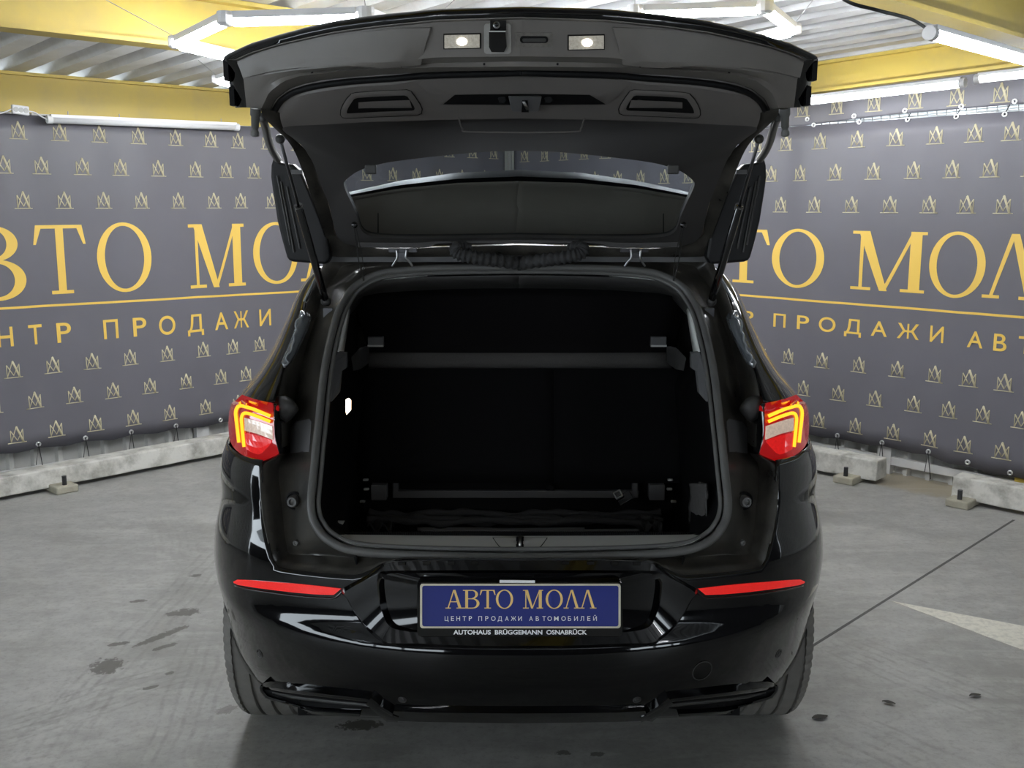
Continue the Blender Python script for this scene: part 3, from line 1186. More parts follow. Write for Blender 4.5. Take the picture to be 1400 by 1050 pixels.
# ------------------------------------------------------------------ concrete wheel stops, yellow post, litter
M['concrete'] = mat('weathered_concrete', (0.60, 0.59, 0.545), 0.85, dust=(0.20, 0.19, 0.16), nscale=7, bump=0.6, bscale=60)
M['concfoot'] = mat('concrete_foot', (0.36, 0.34, 0.27), 0.9, noise=0.3, nscale=20, bump=0.5, bscale=80)


def wheel_stop(a, b, h, w, label, feet):
    """beam with its front lower edge from a to b on the floor"""
    a, b = Vector(a), Vector(b)
    d = (b - a).normalized()
    s = Vector((-d.y, d.x, 0))
    if s.y < 0:
        s = -s
    t = thing('wheel_stop', label, 'wheel stop', (a + b) / 2, 'concrete wheel stops along the walls')
    lift = 0.025
    prof = [(0, lift), (0.012, h), (w - 0.012, h), (w, lift)]
    n = 24
    rows = []
    for i in range(n + 1):
        p = a.lerp(b, i / n)
        rows.append([p + s * (x + random.uniform(-1, 1) * 0.002) + Vector((0, 0, z + random.uniform(-1, 1) * 0.002)) for x, z in prof])
    mb = MB().grid(rows, close_u=True)
    mb.f.append((0, 1, 2, 3))
    mb.f.append(tuple(n * 4 + k for k in range(4)))
    bevel(mb.build('beam', M['concrete'], t), 0.008)
    for f in feet:
        p = a.lerp(b, f)
        bevel(MB().box(p - s * 0.01 + Vector((0, 0, 0.0225)), (0.13, 0.20, 0.045), (d, s, Vector((0, 0, 1)))).build('foot', M['concfoot'], t), 0.008)
        MB().lathe([(0.0, 0.06), (0.014, 0.06), (0.014, 0.0)], p - s * 0.07 + Vector((0, 0, 0.04)), (0, 0, 1), 8).build('anchor_bolt', M['darkmetal'], t)


g0, g1 = PZ(0, 686, 0), PZ(303, 626, 0)
e = (g1 - g0)
k_ = (PZ(83, 670, 0) - g0).length / (g1 - g0).length
wheel_stop(g0 - e * 1.2, g0 + e * 1.35, 0.135, 0.16, 'long concrete wheel stop on the floor along the left wall', [(1.2 + k_) / 2.55, 0.95, 0.1])
g0, g1 = PZ(1113, 648, 0), PZ(1197, 664, 0)
e = (g1 - g0)
wheel_stop(g1 - e * 4.0, g1, 0.15, 0.16, 'short stained concrete wheel stop emerging from behind the car on the right', [0.90, 0.2])
g0, g1 = PZ(1299, 686, 0), PZ(1400, 706, 0)
e = (g1 - g0)
wheel_stop(g0, g0 + e * 3.2, 0.15, 0.16, 'concrete wheel stop cut by the right edge of the picture', [0.06, 0.85])

a_, z_ = WR.inv(1378, 650)
py_ = MB().box(WR(a_ + 0.12, 0.28, 0.10) + Vector((0, 0, 0)), (0.22, 0.12, 0.2), WR.axes())
py_ = MB()
py_.box(WR(a_ + 0.13, 0.006, -0.02), (0.30, 0.20, 0.012), WR.axes())
py_.box(WR(a_ + 0.13, 1.23, -0.05), (0.20, 0.06, 2.44), WR.axes())
o = py_.build('trim_10', M['yellow'], kind='structure')

M['leaf'] = mat('dry_dark_leaf', (0.045, 0.042, 0.035), 0.8)
for i, (px, py, s_, r_, lab) in enumerate(((1121, 981, 0.03, 0.3, 'dry dark leaf on the floor just right of the rear right tyre'),
                                           (1215, 961, 0.022, -0.4, 'small grey leaf scrap on the floor, middle one of the three right of the car'),
                                           (1333, 951, 0.022, 0.2, 'small leaf scrap on the floor near the right edge'))):
    p = PZ(px, py, 0.004)
    rows = []
    for k in range(7):
        f = k / 6
        w = s_ * 0.5 * math.sin(math.pi * min(max(f, 0.03), 0.97)) ** 0.8
        c_ = Vector((math.cos(r_), math.sin(r_), 0)) * s_ * (f - 0.5) * 2
        n_ = Vector((-math.sin(r_), math.cos(r_), 0))
        rows.append([p + c_ + n_ * w * q + Vector((0, 0, 0.001 + 0.0025 * abs(q) + 0.001 * math.sin(f * 5))) for q in (-1, -0.5, 0, 0.5, 1)])
    o = MB().grid(rows).build('dry_leaf', M['leaf'], smooth=True)
    solid(o, 0.0008)
    o['label'] = lab
    o['category'] = 'leaf'
    o['group'] = 'leaf scraps on the floor'

# ------------------------------------------------------------------ the car
CAR = thing('car', 'black five-door SUV seen from behind, tailgate raised and boot open', 'car', (X0, 4.7, 0))
WC_Y, WC_R, WC_X = 3.27, 0.362, 0.79          # rear wheel centre, radius, half track
FW_Y = WC_Y + 2.675

# half width of the body against height, read from the outline
WZ = [(0.25, 0.86), (0.31, 0.875), (0.36, 0.888), (0.43, 0.899), (0.481, 0.907), (0.529, 0.918), (0.585, 0.932), (0.644, 0.936), (0.725, 0.929), (0.778, 0.916), (0.827, 0.906),
      (0.884, 0.909), (0.935, 0.903), (0.988, 0.884), (1.056, 0.877), (1.094, 0.862), (1.131, 0.833), (1.16, 0.812), (1.2, 0.781), (1.236, 0.766), (1.29, 0.737), (1.341, 0.715),
      (1.427, 0.682), (1.484, 0.637), (1.515, 0.58)]
YR = [(0.27, 2.60), (0.31, 2.555), (0.345, 2.525), (0.38, 2.50), (0.45, 2.472), (0.52, 2.462), (0.56, 2.468), (0.60, 2.492), (0.66, 2.505), (0.72, 2.510), (0.765, 2.520), (0.80, 2.54), (0.9, 2.575), (1.1, 2.60)]


def wz(z):
    return smooth_interp(WZ, z)


def bump_y(x, z):
    """rear surface of the bumper: distance ahead of the camera against side position and height"""
    t = min(1.0, abs(x) / wz(z))
    yr = smooth_interp(YR, z)
    return yr + (3.06 - yr) * (1 - (1 - t ** 2.6) ** (1 / 1.8))


def on_bumper(px, py):
    r = ray(px, py)
    lo, hi = 2.3, 3.08
    for _ in range(40):
        y = (lo + hi) / 2
        p = CAM + r * (y / r.y)
        x = p.x - X0
        f = bump_y(x, p.z) if abs(x) < wz(p.z) else 9.0
        if f > y:
            lo = y
        else:
            hi = y
    p = CAM + r * (hi / r.y)
    return p.x - X0, hi, p.z


# ---- bumper: lower edge, upper edge and the corner columns under the lamps
def edge_tab(pix):
    out = []
    for px, py in pix:
        x, y, z = on_bumper(px, py)
        out.append((abs(x), z))
    out.sort()
    return out


ZBOT = edge_tab([(711, 984), (620, 983), (519, 981), (440, 975), (400, 969), (372, 961), (357, 952), (348, 936), (337, 921), (321, 904), (310, 886)])
ZTOP = edge_tab([(711, 763), (620, 763), (537, 764), (512, 776), (487, 787), (434, 783), (379, 776)])


def zbot(x):
    z = interp(ZBOT, x)
    return z


S_PTS = [on_bumper(px, py) for px, py in ((379, 776), (372, 764), (367, 741), (361, 715), (357, 687), (358, 660), (358, 636))]
S_TAB = [(z, abs(x)) for x, y, z in S_PTS]
S_TAB.sort()
xS0 = abs(S_PTS[0][0])
zS0 = S_PTS[0][2]


def bpt(x, z):
    return Vector((X0 + x, bump_y(x, z), z))


NV = 30
NC = 16
lower_x = [-xS0 * (1 - i / 30) for i in range(31)]      # from left corner to the middle
mb = MB()
rows = []
for j in range(NV + 1):
    f = j / NV
    row = []
    for k in range(NC):
        q = k / NC
        t = 1 - q * (1 - xS0 / wz(zS0))
        # column at constant share of the half width
        zb_ = max(zbot(t * 0.92), 0.30)
        if t > 0.978:
            zb_ = max(zb_, 0.42 + (t - 0.978) * 8.0)
        z = zb_ + (zS0 - zb_) * f
        row.append(bpt(-t * wz(z), z))
    for x in lower_x:
        zt = interp(ZTOP, abs(x)) if abs(x) < xS0 else zS0
        zb_ = zbot(abs(x))
        z = zb_ + (zt - zb_) * f
        row.append(bpt(x * wz(z) / wz(zS0), z))
    rows.append(row)
mb.grid(rows)
rows = []
zc0, zc1 = zS0, S_PTS[-1][2]
for j in range(15):
    row = []
    for k in range(NC + 1):
        q = k / NC
        zt_ = interp([(0.0, 0.985), (0.3, 0.982), (0.6, 0.978), (1.0, 0.982)], q)      # follows the lower edge of the lamp
        z = zc0 + (zt_ - zc0) * j / 14
        xs = interp(S_TAB, z)
        t = 1 - q * (1 - xs / wz(z))
        row.append(bpt(-t * wz(z), z))
    rows.append(row)
mb.grid(rows)
mb.merged()
mb.mirror().merged()
BUMP = mb.bvh()
bumper = mb.build('rear_bumper', M['paint'], CAR, smooth=True)
solid(bumper, 0.004, -1.0)

# ---- body shell: flanks, roof, bonnet as one loft of cross sections
TOP = [(3.05, 1.515), (3.3, 1.535), (4.0, 1.60), (4.7, 1.605), (5.1, 1.56), (5.5, 1.38), (5.95, 1.06), (6.3, 1.0), (6.7, 0.92), (6.88, 0.80), (6.93, 0.62), (6.95, 0.5)]
TAP = [(3.0, 1.0), (5.8, 1.0), (6.3, 0.97), (6.6, 0.90), (6.8, 0.82), (6.95, 0.70)]
ARCH = 0.405


def y_start(z):
    return interp([(0.3, 3.06), (1.06, 3.06), (1.16, 3.09), (1.25, 3.16), (1.36, 3.18), (1.45, 3.24), (1.52, 3.26)], z)


def arch_z(y):
    z = 0.24
    for cy in (WC_Y, FW_Y):
        d = abs(y - cy)
        if d < ARCH:
            z = max(z, 0.362 + math.sqrt(ARCH ** 2 - d * d))
    return z


secs = []
ys = [3.06, 3.14, 3.22, 3.30, 3.38, 3.46, 3.54, 3.60, 3.65, 3.69, 3.8, 4.1, 4.5, 4.9, 5.2, 5.4, 5.53, 5.56, 5.62, 5.70, 5.80, 5.9, 6.0, 6.1, 6.2, 6.28, 6.34, 6.37, 6.5, 6.65, 6.8, 6.88, 6.93, 6.95]
NZ = 26
for yi, y in enumerate(ys):
    H = interp(TOP, y)
    z0 = arch_z(y)
    tp = interp(TAP, y) * 0.992
    ztop = min(1.50, H - 0.02)
    sec = []
    for k in range(NZ):
        z = max(z0, 0.24 + (ztop - 0.24) * k / (NZ - 1))
        yy = max(y, y_start(z)) if y < 3.3 else y
        sec.append(Vector((X0 - (wz(z - 0.03) + wz(z) * 2 + wz(z + 0.03)) / 4 * tp, yy, z)))
    e = sec[-1]
    for k in range(1, 9):
        f = k / 8
        sec.append(Vector((X0 + (e.x - X0) * (1 - f), e.y, e.z + (H - ztop) * math.sin(f * math.pi / 2) ** 0.9)))
    secs.append(sec)
mb = MB().grid(secs)
mb.add([Vector((X0, 6.95, 0.5))] + secs[-1], [(0, k + 1, k + 2) for k in range(len(secs[-1]) - 1)])
mb.mirror().merged()
shell = mb.build('body_shell', M['paint'], CAR, smooth=True, angle=50)
solid(shell, 0.006, -1.0)
# side and front glass, sills, underbody
for name, y0, y1, z0, z1 in (('side_window', 3.55, 4.35, 1.06, 1.40), ('side_window', 4.42, 5.25, 1.05, 1.41)):
    for sgn in (-1, 1):
        rows = []
        for j in range(7):
            z = z0 + (z1 - z0) * j / 6
            ya, yb_ = y0 + (0.06 if y0 < 4 else 0) * j / 6, y1 - (0.22 * j / 6 if y1 > 5 else 0)
            rows.append([Vector((X0 + sgn * (wz(z) + 0.003), ya + (yb_ - ya) * k / 8, z)) for k in range(9)])
        solid(MB().grid(rows).build(name, M['sideglass'], CAR, smooth=True), 0.004, 0.0)
rows = []
for k in range(9):
    f = k / 8
    y = 5.14 + (5.90 - 5.14) * f
    w = 0.56 + 0.14 * f
    rows.append([Vector((X0 + w * (i / 8 * 2 - 1), y, interp(TOP, y) + 0.004)) for i in range(9)])
solid(MB().grid(rows).build('windscreen', M['sideglass'], CAR, smooth=True), 0.004, 0.0)
mb = MB()
mb.box((X0, 4.75, 0.25), (1.30, 3.9, 0.10))
mb.box((X0, 2.86, 0.36), (1.20, 0.36, 0.10))
mb.build('underbody', M['dark'], CAR)

# ---- wheels
def wheel(cx, cy, sgn):
    w = 0.1125
    R = WC_R
    prof = [(0.235, -w * 0.80), (0.25, -w * 0.93), (0.30, -w * 1.0), (0.335, -w * 0.97), (0.352, -w * 0.85)]
    g = [-0.66, -0.22, 0.22, 0.66]
    x = -0.85
    cur = -0.80
    for gc in g:
        prof += [(R - 0.004 * abs(gc - 0.08) ** 2, (gc - 0.055) * w), (R - 0.010, (gc - 0.045) * w), (R - 0.010, (gc + 0.045) * w), (R - 0.004 * abs(gc + 0.08) ** 2, (gc + 0.055) * w)]
    prof += [(0.352, w * 0.85), (0.335, w * 0.97), (0.30, w * 1.0), (0.25, w * 0.93), (0.235, w * 0.80)]
    t = MB()
    nseg = 216
    rows_ = []
    for r_, h_ in prof:
        row = []
        for j in range(nseg):
            a = 2 * math.pi * j / nseg
            rr = r_
            hh = h_
            if abs(h_) > w * 0.70 and r_ > 0.333 and j % 3 == 0:      # sipes across the shoulders
                rr -= 0.0035
                hh *= 0.985
            row.append(Vector((cx + sgn * hh, cy + math.cos(a) * rr, R + math.sin(a) * rr)))
        rows_.append(row)
    t.grid(rows_, close_u=True, close_v=True)
    tw = t.build('tyre', M['tyre'], CAR, smooth=True, angle=25)
    r = MB()
    r.lathe([(0.236, -0.09), (0.236, 0.09), (0.225, 0.09), (0.215, 0.05), (0.215, -0.09)], (cx, cy, R), (sgn, 0, 0), 48, closed=True)
    r.lathe([(0.0, 0.075), (0.05, 0.075), (0.06, 0.05), (0.06, 0.02), (0.0, 0.02)], (cx, cy, R), (sgn, 0, 0), 24)
    for k in range(5):
        for dq in (-0.13, 0.13):
            a = 2 * math.pi * k / 5 + dq
            d_ = Vector((0, math.cos(a), math.sin(a)))
            tn = Vector((0, -math.sin(a), math.cos(a)))
            r.box(Vector((cx + sgn * 0.06, cy, R)) + d_ * 0.135, (0.17, 0.028, 0.03), (d_, tn, Vector((1, 0, 0))))
    r_ = r.build('rim', M['rim'], tw, smooth=True, angle=30)
    return tw


for cy in (WC_Y, FW_Y):
    for sgn in (-1, 1):
        wheel(X0 + sgn * WC_X, cy, sgn)

# ---- rear quarter (D-pillar skin) from the gate gap out to the body side
QS = [((441, 364, 3.20), 1.484), ((424, 402, 3.12), 1.42), ((415, 430, 3.05), 1.341), ((401, 470, 2.97), 1.262), ((388, 503, 2.90), 1.19), ((381, 528, 2.845), 1.14), ((375, 549, 2.80), 1.093)]
QT = [(436, 364), (413, 391), (397, 430), (378.5, 470), (360, 500), (338, 526), (320, 548)]
rows = []
sp = crom([PX(*q[0]) for q in QS], 4)
tpnt = crom([Vector((X0 - wz(q[1]), y_start(q[1]), q[1])) for q in QS], 4)
for a_, b_ in zip(sp, tpnt):
    row = []
    for k in range(13):
        f = k / 12
        p = a_.lerp(b_, f)
        # rounded corner: hold the width early, run forward late
        g = math.sin(f * math.pi / 2)
        h = 1 - math.cos(f * math.pi / 2)
        p.x = a_.x + (b_.x - a_.x) * (0.35 * f + 0.65 * g)
        p.y = a_.y + (b_.y - a_.y) * (0.35 * f + 0.65 * h)
        row.append(p)
    rows.append(row)
for sgn in (0, 1):
    mb = MB().grid(rows)
    if sgn:
        mb = mb.mirrored()
    solid(mb.build('quarter_panel', M['paint'], CAR, smooth=True), 0.004, -1.0)

# ---- tail lamps
LROW = [((375, 549, 2.80), 1.093), ((374, 562, 2.79), 1.062), ((374, 576, 2.785), 1.03), ((374.5, 590, 2.78), 0.99), ((376, 606, 2.775), 0.955), ((381, 621, 2.77), 0.925), ((385, 637, 2.765), 0.885)]
rows = []
for (q, z) in [(a_, b_) for a_, b_ in LROW]:
    a_ = PX(*q)
    b_ = Vector((X0 - wz(z) - 0.004, 3.07, z))
    row = []
    for k in range(15):
        f = k / 14
        g = math.sin(f * math.pi / 2)
        h = 1 - math.cos(f * math.pi / 2)
        row.append(Vector((a_.x + (b_.x - a_.x) * (0.3 * f + 0.7 * g), a_.y + (b_.y - a_.y) * (0.3 * f + 0.7 * h), a_.z + (b_.z - a_.z) * f)))
    rows.append(row)
lamp_bvh = MB().grid(rows).bvh()
LOUT = [(331, 539.5), (346, 545), (360, 548.5), (374, 551.5), (374.5, 575), (375.5, 598), (381.5, 620.5), (370, 626), (358, 631), (347, 628.5), (338, 624.5), (329, 619), (321, 612), (316.5, 604), (314.6, 592), (314.2, 578), (315, 563), (318.5, 551)]


LOUT = [tuple(p.xy) for p in resample([(x, y, 0) for x, y in LOUT + LOUT[:1]], 61)[:-1]]


def fan_surface(bv, outline, off, depth, rings=5):
    """a curved lens: concentric rings of a pixel outline laid on a surface"""
    n = len(outline)
    cx = sum(p[0] for p in outline) / n
    cy = sum(p[1] for p in outline) / n
    mb = MB()
    rws = [[on(bv, x, y, off - depth) for x, y in outline]]
    for k in range(rings):
        f = 1 - k / rings
        rws.append([on(bv, cx + (x - cx) * f, cy + (y - cy) * f, off) for x, y in outline])
    mb.grid(rws, close_u=True)
    c_ = len(mb.v)
    b_ = c_ - n
    mb.add([on(bv, cx, cy, off)], [])
    mb.f += [(b_ + i, b_ + (i + 1) % n, c_) for i in range(n)]
    return mb


def stroke(bv, pts, w, off, depth, lift=None):
    """a band of pixel width w along a pixel polyline, on a surface"""
    pts = [Vector((x, y)) for x, y in pts]
    up, lo = [], []
    for i, p in enumerate(pts):
        t = (pts[min(i + 1, len(pts) - 1)] - pts[max(i - 1, 0)]).normalized()
        n_ = Vector((-t.y, t.x)) * w / 2
        up.append(p + n_)
        lo.append(p - n_)
    mb = MB()
    lf = lift or on
    mb.grid([[lf(bv, *q, off - depth) for q in up], [lf(bv, *q, off) for q in up], [lf(bv, *q, off + depth * 0.15) for q in pts], [lf(bv, *q, off) for q in lo], [lf(bv, *q, off - depth) for q in lo]])
    return mb


def rounded(pts, r=0.35, n=4):
    """round the inner corners of an open pixel polyline"""
    out = [Vector(pts[0])]
    for i in range(1, len(pts) - 1):
        a_, b_, c_ = Vector(pts[i - 1]), Vector(pts[i]), Vector(pts[i + 1])
        p0 = b_.lerp(a_, min(0.5, 6 / max(1e-6, (a_ - b_).length)))
        p1 = b_.lerp(c_, min(0.5, 6 / max(1e-6, (c_ - b_).length)))
        for k in range(n + 1):
            f = k / n
            out.append(p0 * (1 - f) ** 2 + b_ * 2 * f * (1 - f) + p1 * f * f)
    out.append(Vector(pts[-1]))
    res = []
    for a_, b_ in zip(out, out[1:]):
        m_ = max(1, int((b_ - a_).length / 6))
        for k in range(m_):
            res.append(a_.lerp(b_, k / m_))
    res.append(out[-1])
    return res


for sgn in (0, 1):
    def put(mb, name, mt, par, **kw):
        mb = mb.mirrored() if sgn else mb
        o = mb.build(name, mt, par, **kw)
        if par is not CAR:
            o.matrix_parent_inverse = Matrix()
        return o
    lens = put(fan_surface(lamp_bvh, LOUT, 0.004, 0.03, 9), 'tail_lamp', M['redlens'], CAR, smooth=True, angle=60, label='lit red tail lamp')
    put(stroke(lamp_bvh, rounded([(326.5, 605), (321.5, 562), (326, 553.5), (346, 559), (369.5, 569)]), 4.6, 0.016, 0.010, onr), 'led_strip', M['led'], lens, smooth=True, label='glowing orange light strip')
    put(stroke(lamp_bvh, rounded([(333.5, 611), (329.5, 570), (333.5, 563.5), (350, 568.5), (369.5, 576.5)]), 4.4, 0.014, 0.008, onr), 'led_strip', M['led'], lens, smooth=True, label='glowing orange light strip')
    put(band(lamp_bvh, [(336.5, 571), (352, 575), (374, 582.5)], [(337, 588.5), (355, 593), (374.8, 601)], 8, 0.0065, 0.004), 'reversing_lens', M['clearlens'], lens, label='clear patterned lens')
    put(band(lamp_bvh, [(337, 591), (355, 595.5), (373, 601.5)], [(338.5, 613.5), (348, 619), (357.5, 621.5), (366, 613), (373, 605)], 8, 0.0062, 0.004), 'lower_lens', M['redglow'], lens, label='red patterned lens')
    # black inner side of the lamp housing, with the rounded cover above
    hs = [(374.5, 551.5), (375, 575), (376, 598), (382, 621)]
    he = [(404, 552), (399, 575), (396.5, 598), (396.5, 618)]
    a_ = [on(lamp_bvh, x, y, 0.0) for x, y in hs]
    b_ = [PX(x, y, yy) for (x, y), yy in zip(he, (2.96, 2.95, 2.93, 2.90))]
    hmb = MB().grid([crom(a_, 4), crom([p.lerp(q, 0.5) + Vector((0, -0.012, 0)) for p, q in zip(a_, b_)], 4), crom(b_, 4)])
    solid(put(hmb, 'lamp_housing', M['gloss'], CAR, smooth=True), 0.004, 0)
    cm = [(375, 545), (380, 540.5), (390, 540.5), (399, 545), (406, 553), (409, 560), (405, 566), (399, 573), (392, 578), (382, 574), (376, 562)]
    base = [PX(x, y, 2.90) for x, y in cm]
    tip = [PX(391 + (x - 391) * 0.55, 556 + (y - 556) * 0.55, 2.815) for x, y in cm]
    mid = [PX(391 + (x - 391) * 0.9, 556 + (y - 556) * 0.9, 2.835) for x, y in cm]
    bmb = MB().grid([base, mid, tip], close_u=True)
    bmb.f.append(tuple(range(22, 33)))
    put(bmb, 'rubber_cover', M['plastic'], CAR, smooth=True)

# ---- the gutter around the opening (hatch jamb)
J = [  # (outer edge, bottom of the gutter, seal) from the middle of the sill round to the middle of the roof
    ((711, 764, 2.545), (711, 763, 2.572), (711, 761, 2.585)),
    ((620, 764, 2.547), (620, 763, 2.574), (620, 760.5, 2.585)),
    ((537, 765, 2.56), (545, 764, 2.585), (560, 760, 2.588)),
    ((487, 788, 2.56), (490, 763, 2.64), (510, 757, 2.595)),
    ((434, 784, 2.60), (440, 758, 2.69), (471, 753, 2.605)),
    ((392, 779, 2.65), (408, 757, 2.72), (452, 743, 2.615)),
    ((377, 773, 2.665), (396, 754, 2.73), (438, 731, 2.63)),
    ((371, 760, 2.67), (393, 742, 2.74), (431, 718, 2.64)),
    ((364, 730, 2.69), (390, 722, 2.76), (425, 703, 2.655)),
    ((357.5, 690, 2.72), (387.5, 690, 2.79), (423, 690, 2.67)),
    ((358, 640, 2.76), (383, 640, 2.84), (428, 640, 2.72)),
    ((382, 620, 2.80), (396, 616, 2.91), (431.5, 608, 2.75)),
    ((385, 585, 2.84), (398, 585, 2.94), (435, 585, 2.78)),
    ((380, 552, 2.84), (405, 552, 2.97), (438.5, 550, 2.83)),
    ((387, 505, 2.90), (414, 500, 3.02), (444, 500, 2.91)),
    ((401, 470, 2.97), (424, 460, 3.07), (452, 461, 2.98)),
    ((415, 430, 3.05), (434, 430, 3.12), (461, 430, 3.05)),
    ((424, 402, 3.12), (445, 400, 3.18), (475, 404, 3.11)),
    ((441, 364, 3.20), (462, 376, 3.24), (495, 385, 3.14)),
    ((452, 352, 3.22), (480, 362, 3.25), (524, 373, 3.155)),
    ((550, 350, 3.22), (570, 357, 3.25), (580, 368, 3.165)),
    ((640, 348, 3.22), (640, 355, 3.25), (640, 366.5, 3.17)),
    ((711, 347, 3.22), (711, 354, 3.25), (711, 366, 3.17))]
o_ = crom([PX(*j[0]) for j in J], 4)
g_ = crom([PX(*j[1]) for j in J], 4)
s_ = crom([PX(*j[2]) for j in J], 4)
rows = [o_, [a_.lerp(b_, 0.5) for a_, b_ in zip(o_, g_)], [a_.lerp(b_, 0.92) for a_, b_ in zip(o_, g_)],
        [a_.lerp(b_, 0.1) for a_, b_ in zip(g_, s_)], [a_.lerp(b_, 0.55) + Vector((0, -0.004, 0)) for a_, b_ in zip(g_, s_)], s_,
        [p + Vector((0, 0.05, 0)) for p in s_]]
mb = MB().grid(rows)
mb.mirror().merged()
JB = mb.bvh()
solid(mb.build('hatch_jamb', M['jamb'], CAR, smooth=True, angle=50), 0.003, 0)

# pillar film strip, stops, patch behind the lamp
for sgn in (0, 1):
    QB = MB().grid(rows=[list(r) for r in zip(*[[a_.lerp(b_, k / 6) for k in range(7)] for a_, b_ in zip(sp, o_[0:len(sp)])])]).bvh() if False else JB
    up = [(413, 424), (422, 428), (426, 434), (421, 450), (412, 470), (404, 486), (398, 496), (391, 502.5)]
    lo = [(411, 425), (407, 437), (402, 452), (397, 466), (391.5, 480), (387, 490), (384.5, 496), (388, 503)]
    fm = MB().grid([[PX(x, y, interp([(424, 3.045), (470, 2.955), (503, 2.885)], y)) for x, y in lo],
                    [PX((x + u) / 2, (y + v) / 2, interp([(424, 3.035), (470, 2.95), (503, 2.88)], (y + v) / 2)) for (x, y), (u, v) in zip(up, lo)],
                    [PX(x, y, interp([(424, 3.06), (470, 2.975), (503, 2.90)], y)) for x, y in up]])
    film = put(fm, 'pillar_film', M['film'], CAR, smooth=True)
    solid(film, 0.002, 0)
    wl = [(411, 426), (414, 432), (406, 438), (404, 445), (405.5, 452), (402, 458), (402, 466), (399.5, 472), (398, 480), (393, 485), (391, 491), (394, 496), (390, 500)]
    sl = put(MB().tube(crom([PX(x, y, interp([(424, 3.03), (470, 2.945), (503, 2.872)], y)) for x, y in wl], 4), 0.0032, 6), 'sealant_bead', M['sealant'], CAR, smooth=True)
    wl = [(437, 366), (433, 378), (429, 386), (424, 396), (419, 406), (416, 412)]
    put(MB().tube(crom([PX(x, y, interp([(366, 3.17), (412, 3.07)], y)) for x, y in wl], 4), 0.004, 6), 'sealant_bead', M['sealant'], CAR, smooth=True)
    for (px, py, r, h) in ((404, 684, 0.026, 0.03), (406.5, 741, 0.013, 0.016)):
        c_ = on(JB, px, py, 0)
        ax = Vector((-0.15, -1, 0.1)).normalized()
        if r > 0.02:
            put(MB().lathe([(r, 0.002), (r, 0.008), (r - 0.004, 0.010), (r - 0.006, 0.003), (0.0, 0.002)], c_, ax, 24), 'buffer_seat', M['dark'], CAR, smooth=True, angle=40)
        put(MB().lathe([(r * 0.62, 0.0), (r * 0.62, h * 0.8), (r * 0.5, h), (r * 0.32, h), (r * 0.3, h * 0.8), (0.0, h * 0.85)], c_, ax, 20), 'rubber_buffer', M['rubber'], CAR, smooth=True, angle=40)
    pt = [(398, 586), (405, 577), (424, 573), (427, 577), (424, 618), (398, 620)]
    put(inlay(JB, pt, 0.003, 0.003), 'cover_patch', M['greyplastic'], CAR)

# ---- weather seal
SEAL = [(711, 761.5, 2.575), (620, 760.5, 2.575), (540, 758, 2.58), (505, 755.5, 2.585), (478, 751.5, 2.59), (460, 745, 2.60), (444, 734.5, 2.615), (434, 722, 2.625), (427.5, 708, 2.64), (425, 690, 2.655), (427, 665, 2.68),
        (429.5, 640, 2.705), (432.5, 608, 2.735), (436, 575, 2.775), (440.5, 530, 2.845), (445.5, 495, 2.905), (452.5, 461, 2.97), (461.5, 430, 3.035), (470.5, 411, 3.08), (482.5, 394.5, 3.115), (503, 380.5, 3.14), (529, 372, 3.15), (580, 367.5, 3.155), (640, 366, 3.16), (711, 365.5, 3.16)]
half = [PX(*q) for q in SEAL]
path = crom(half + [mir(p) for p in reversed(half[1:-1])], 4, closed=True)
cen = sum(path, Vector()) / len(path)
inner = []
for i, p in enumerate(path):
    t = (path[(i + 1) % len(path)] - path[i - 1]).normalized()
    v = cen - p
    v = (v - t * v.dot(t)).normalized()
    inner.append(p + v * 0.0185 + Vector((0, 0.008, 0)))
mb = MB().tube(path, 0.0115, 12, closed=True)
seal = mb.build('weather_seal', M['rubber'], CAR, smooth=True)
MB().tube(inner, 0.0065, 10, closed=True).build('inner_lip', M['rubber'], seal, smooth=True).matrix_parent_inverse = Matrix()

# ---- boot sill, striker
top_e = [(454, 727.5), (560, 729.5), (711, 731)]
sl_rows = []
bot = [(463, 735, 2.612), (480, 743.5, 2.60), (510, 748, 2.598), (600, 751.5, 2.593), (711, 753, 2.592)]
tp_ = [(458, 731, 2.70), (480, 731.5, 2.70), (510, 732, 2.70), (600, 733, 2.70), (711, 733.5, 2.70)]
a_ = crom([PX(*q) for q in bot], 5)
b_ = crom([PX(*q) for q in tp_], 5)
mb = MB().grid([[p + Vector((0, 0.012, -0.010)) for p in a_], a_, [p.lerp(q, 0.5) + Vector((0, 0, 0.003)) for p, q in zip(a_, b_)], b_, [p + Vector((0, 0.01, -0.05)) for p in b_]])
mb.mirror().merged()
SB = mb.bvh()
sill = mb.build('sill_trim', M['sill'], CAR, smooth=True, angle=50)
solid(sill, 0.003, 0)
# ribbed edge behind the sill
rm = MB()
for k in range(150):
    x = -0.465 + 0.93 * k / 149
    rm.box((X0 + x, 2.712, PX(711, 730, 2.71).z - 0.002), (0.0032, 0.012, 0.014))
rm.box((X0, 2.722, PX(711, 730, 2.71).z - 0.01), (0.95, 0.012, 0.02))
rm.build('ribbed_sill_edge', M['dark'], CAR)
st = MB()
for a_, b_ in (((674, 736.5), (748, 736.5)), ((684, 750), (738, 750))):
    pass
ol = [(674, 736), (711, 736), (748, 736), (744, 742), (739, 748), (734, 750), (711, 750.5), (688, 750), (683, 748), (678, 742)]
for (x, y), (u, v) in zip(ol, ol[1:] + ol[:1]):
    st.tube([on(SB, x, y, 0.001), on(SB, u, v, 0.001)], 0.0016, 5)
cov = inlay(SB, ol, 0.002, 0.003).build('striker_cover', M['sill'], CAR)
st.build('cover_gap', M['dark'], cov).matrix_parent_inverse = Matrix()
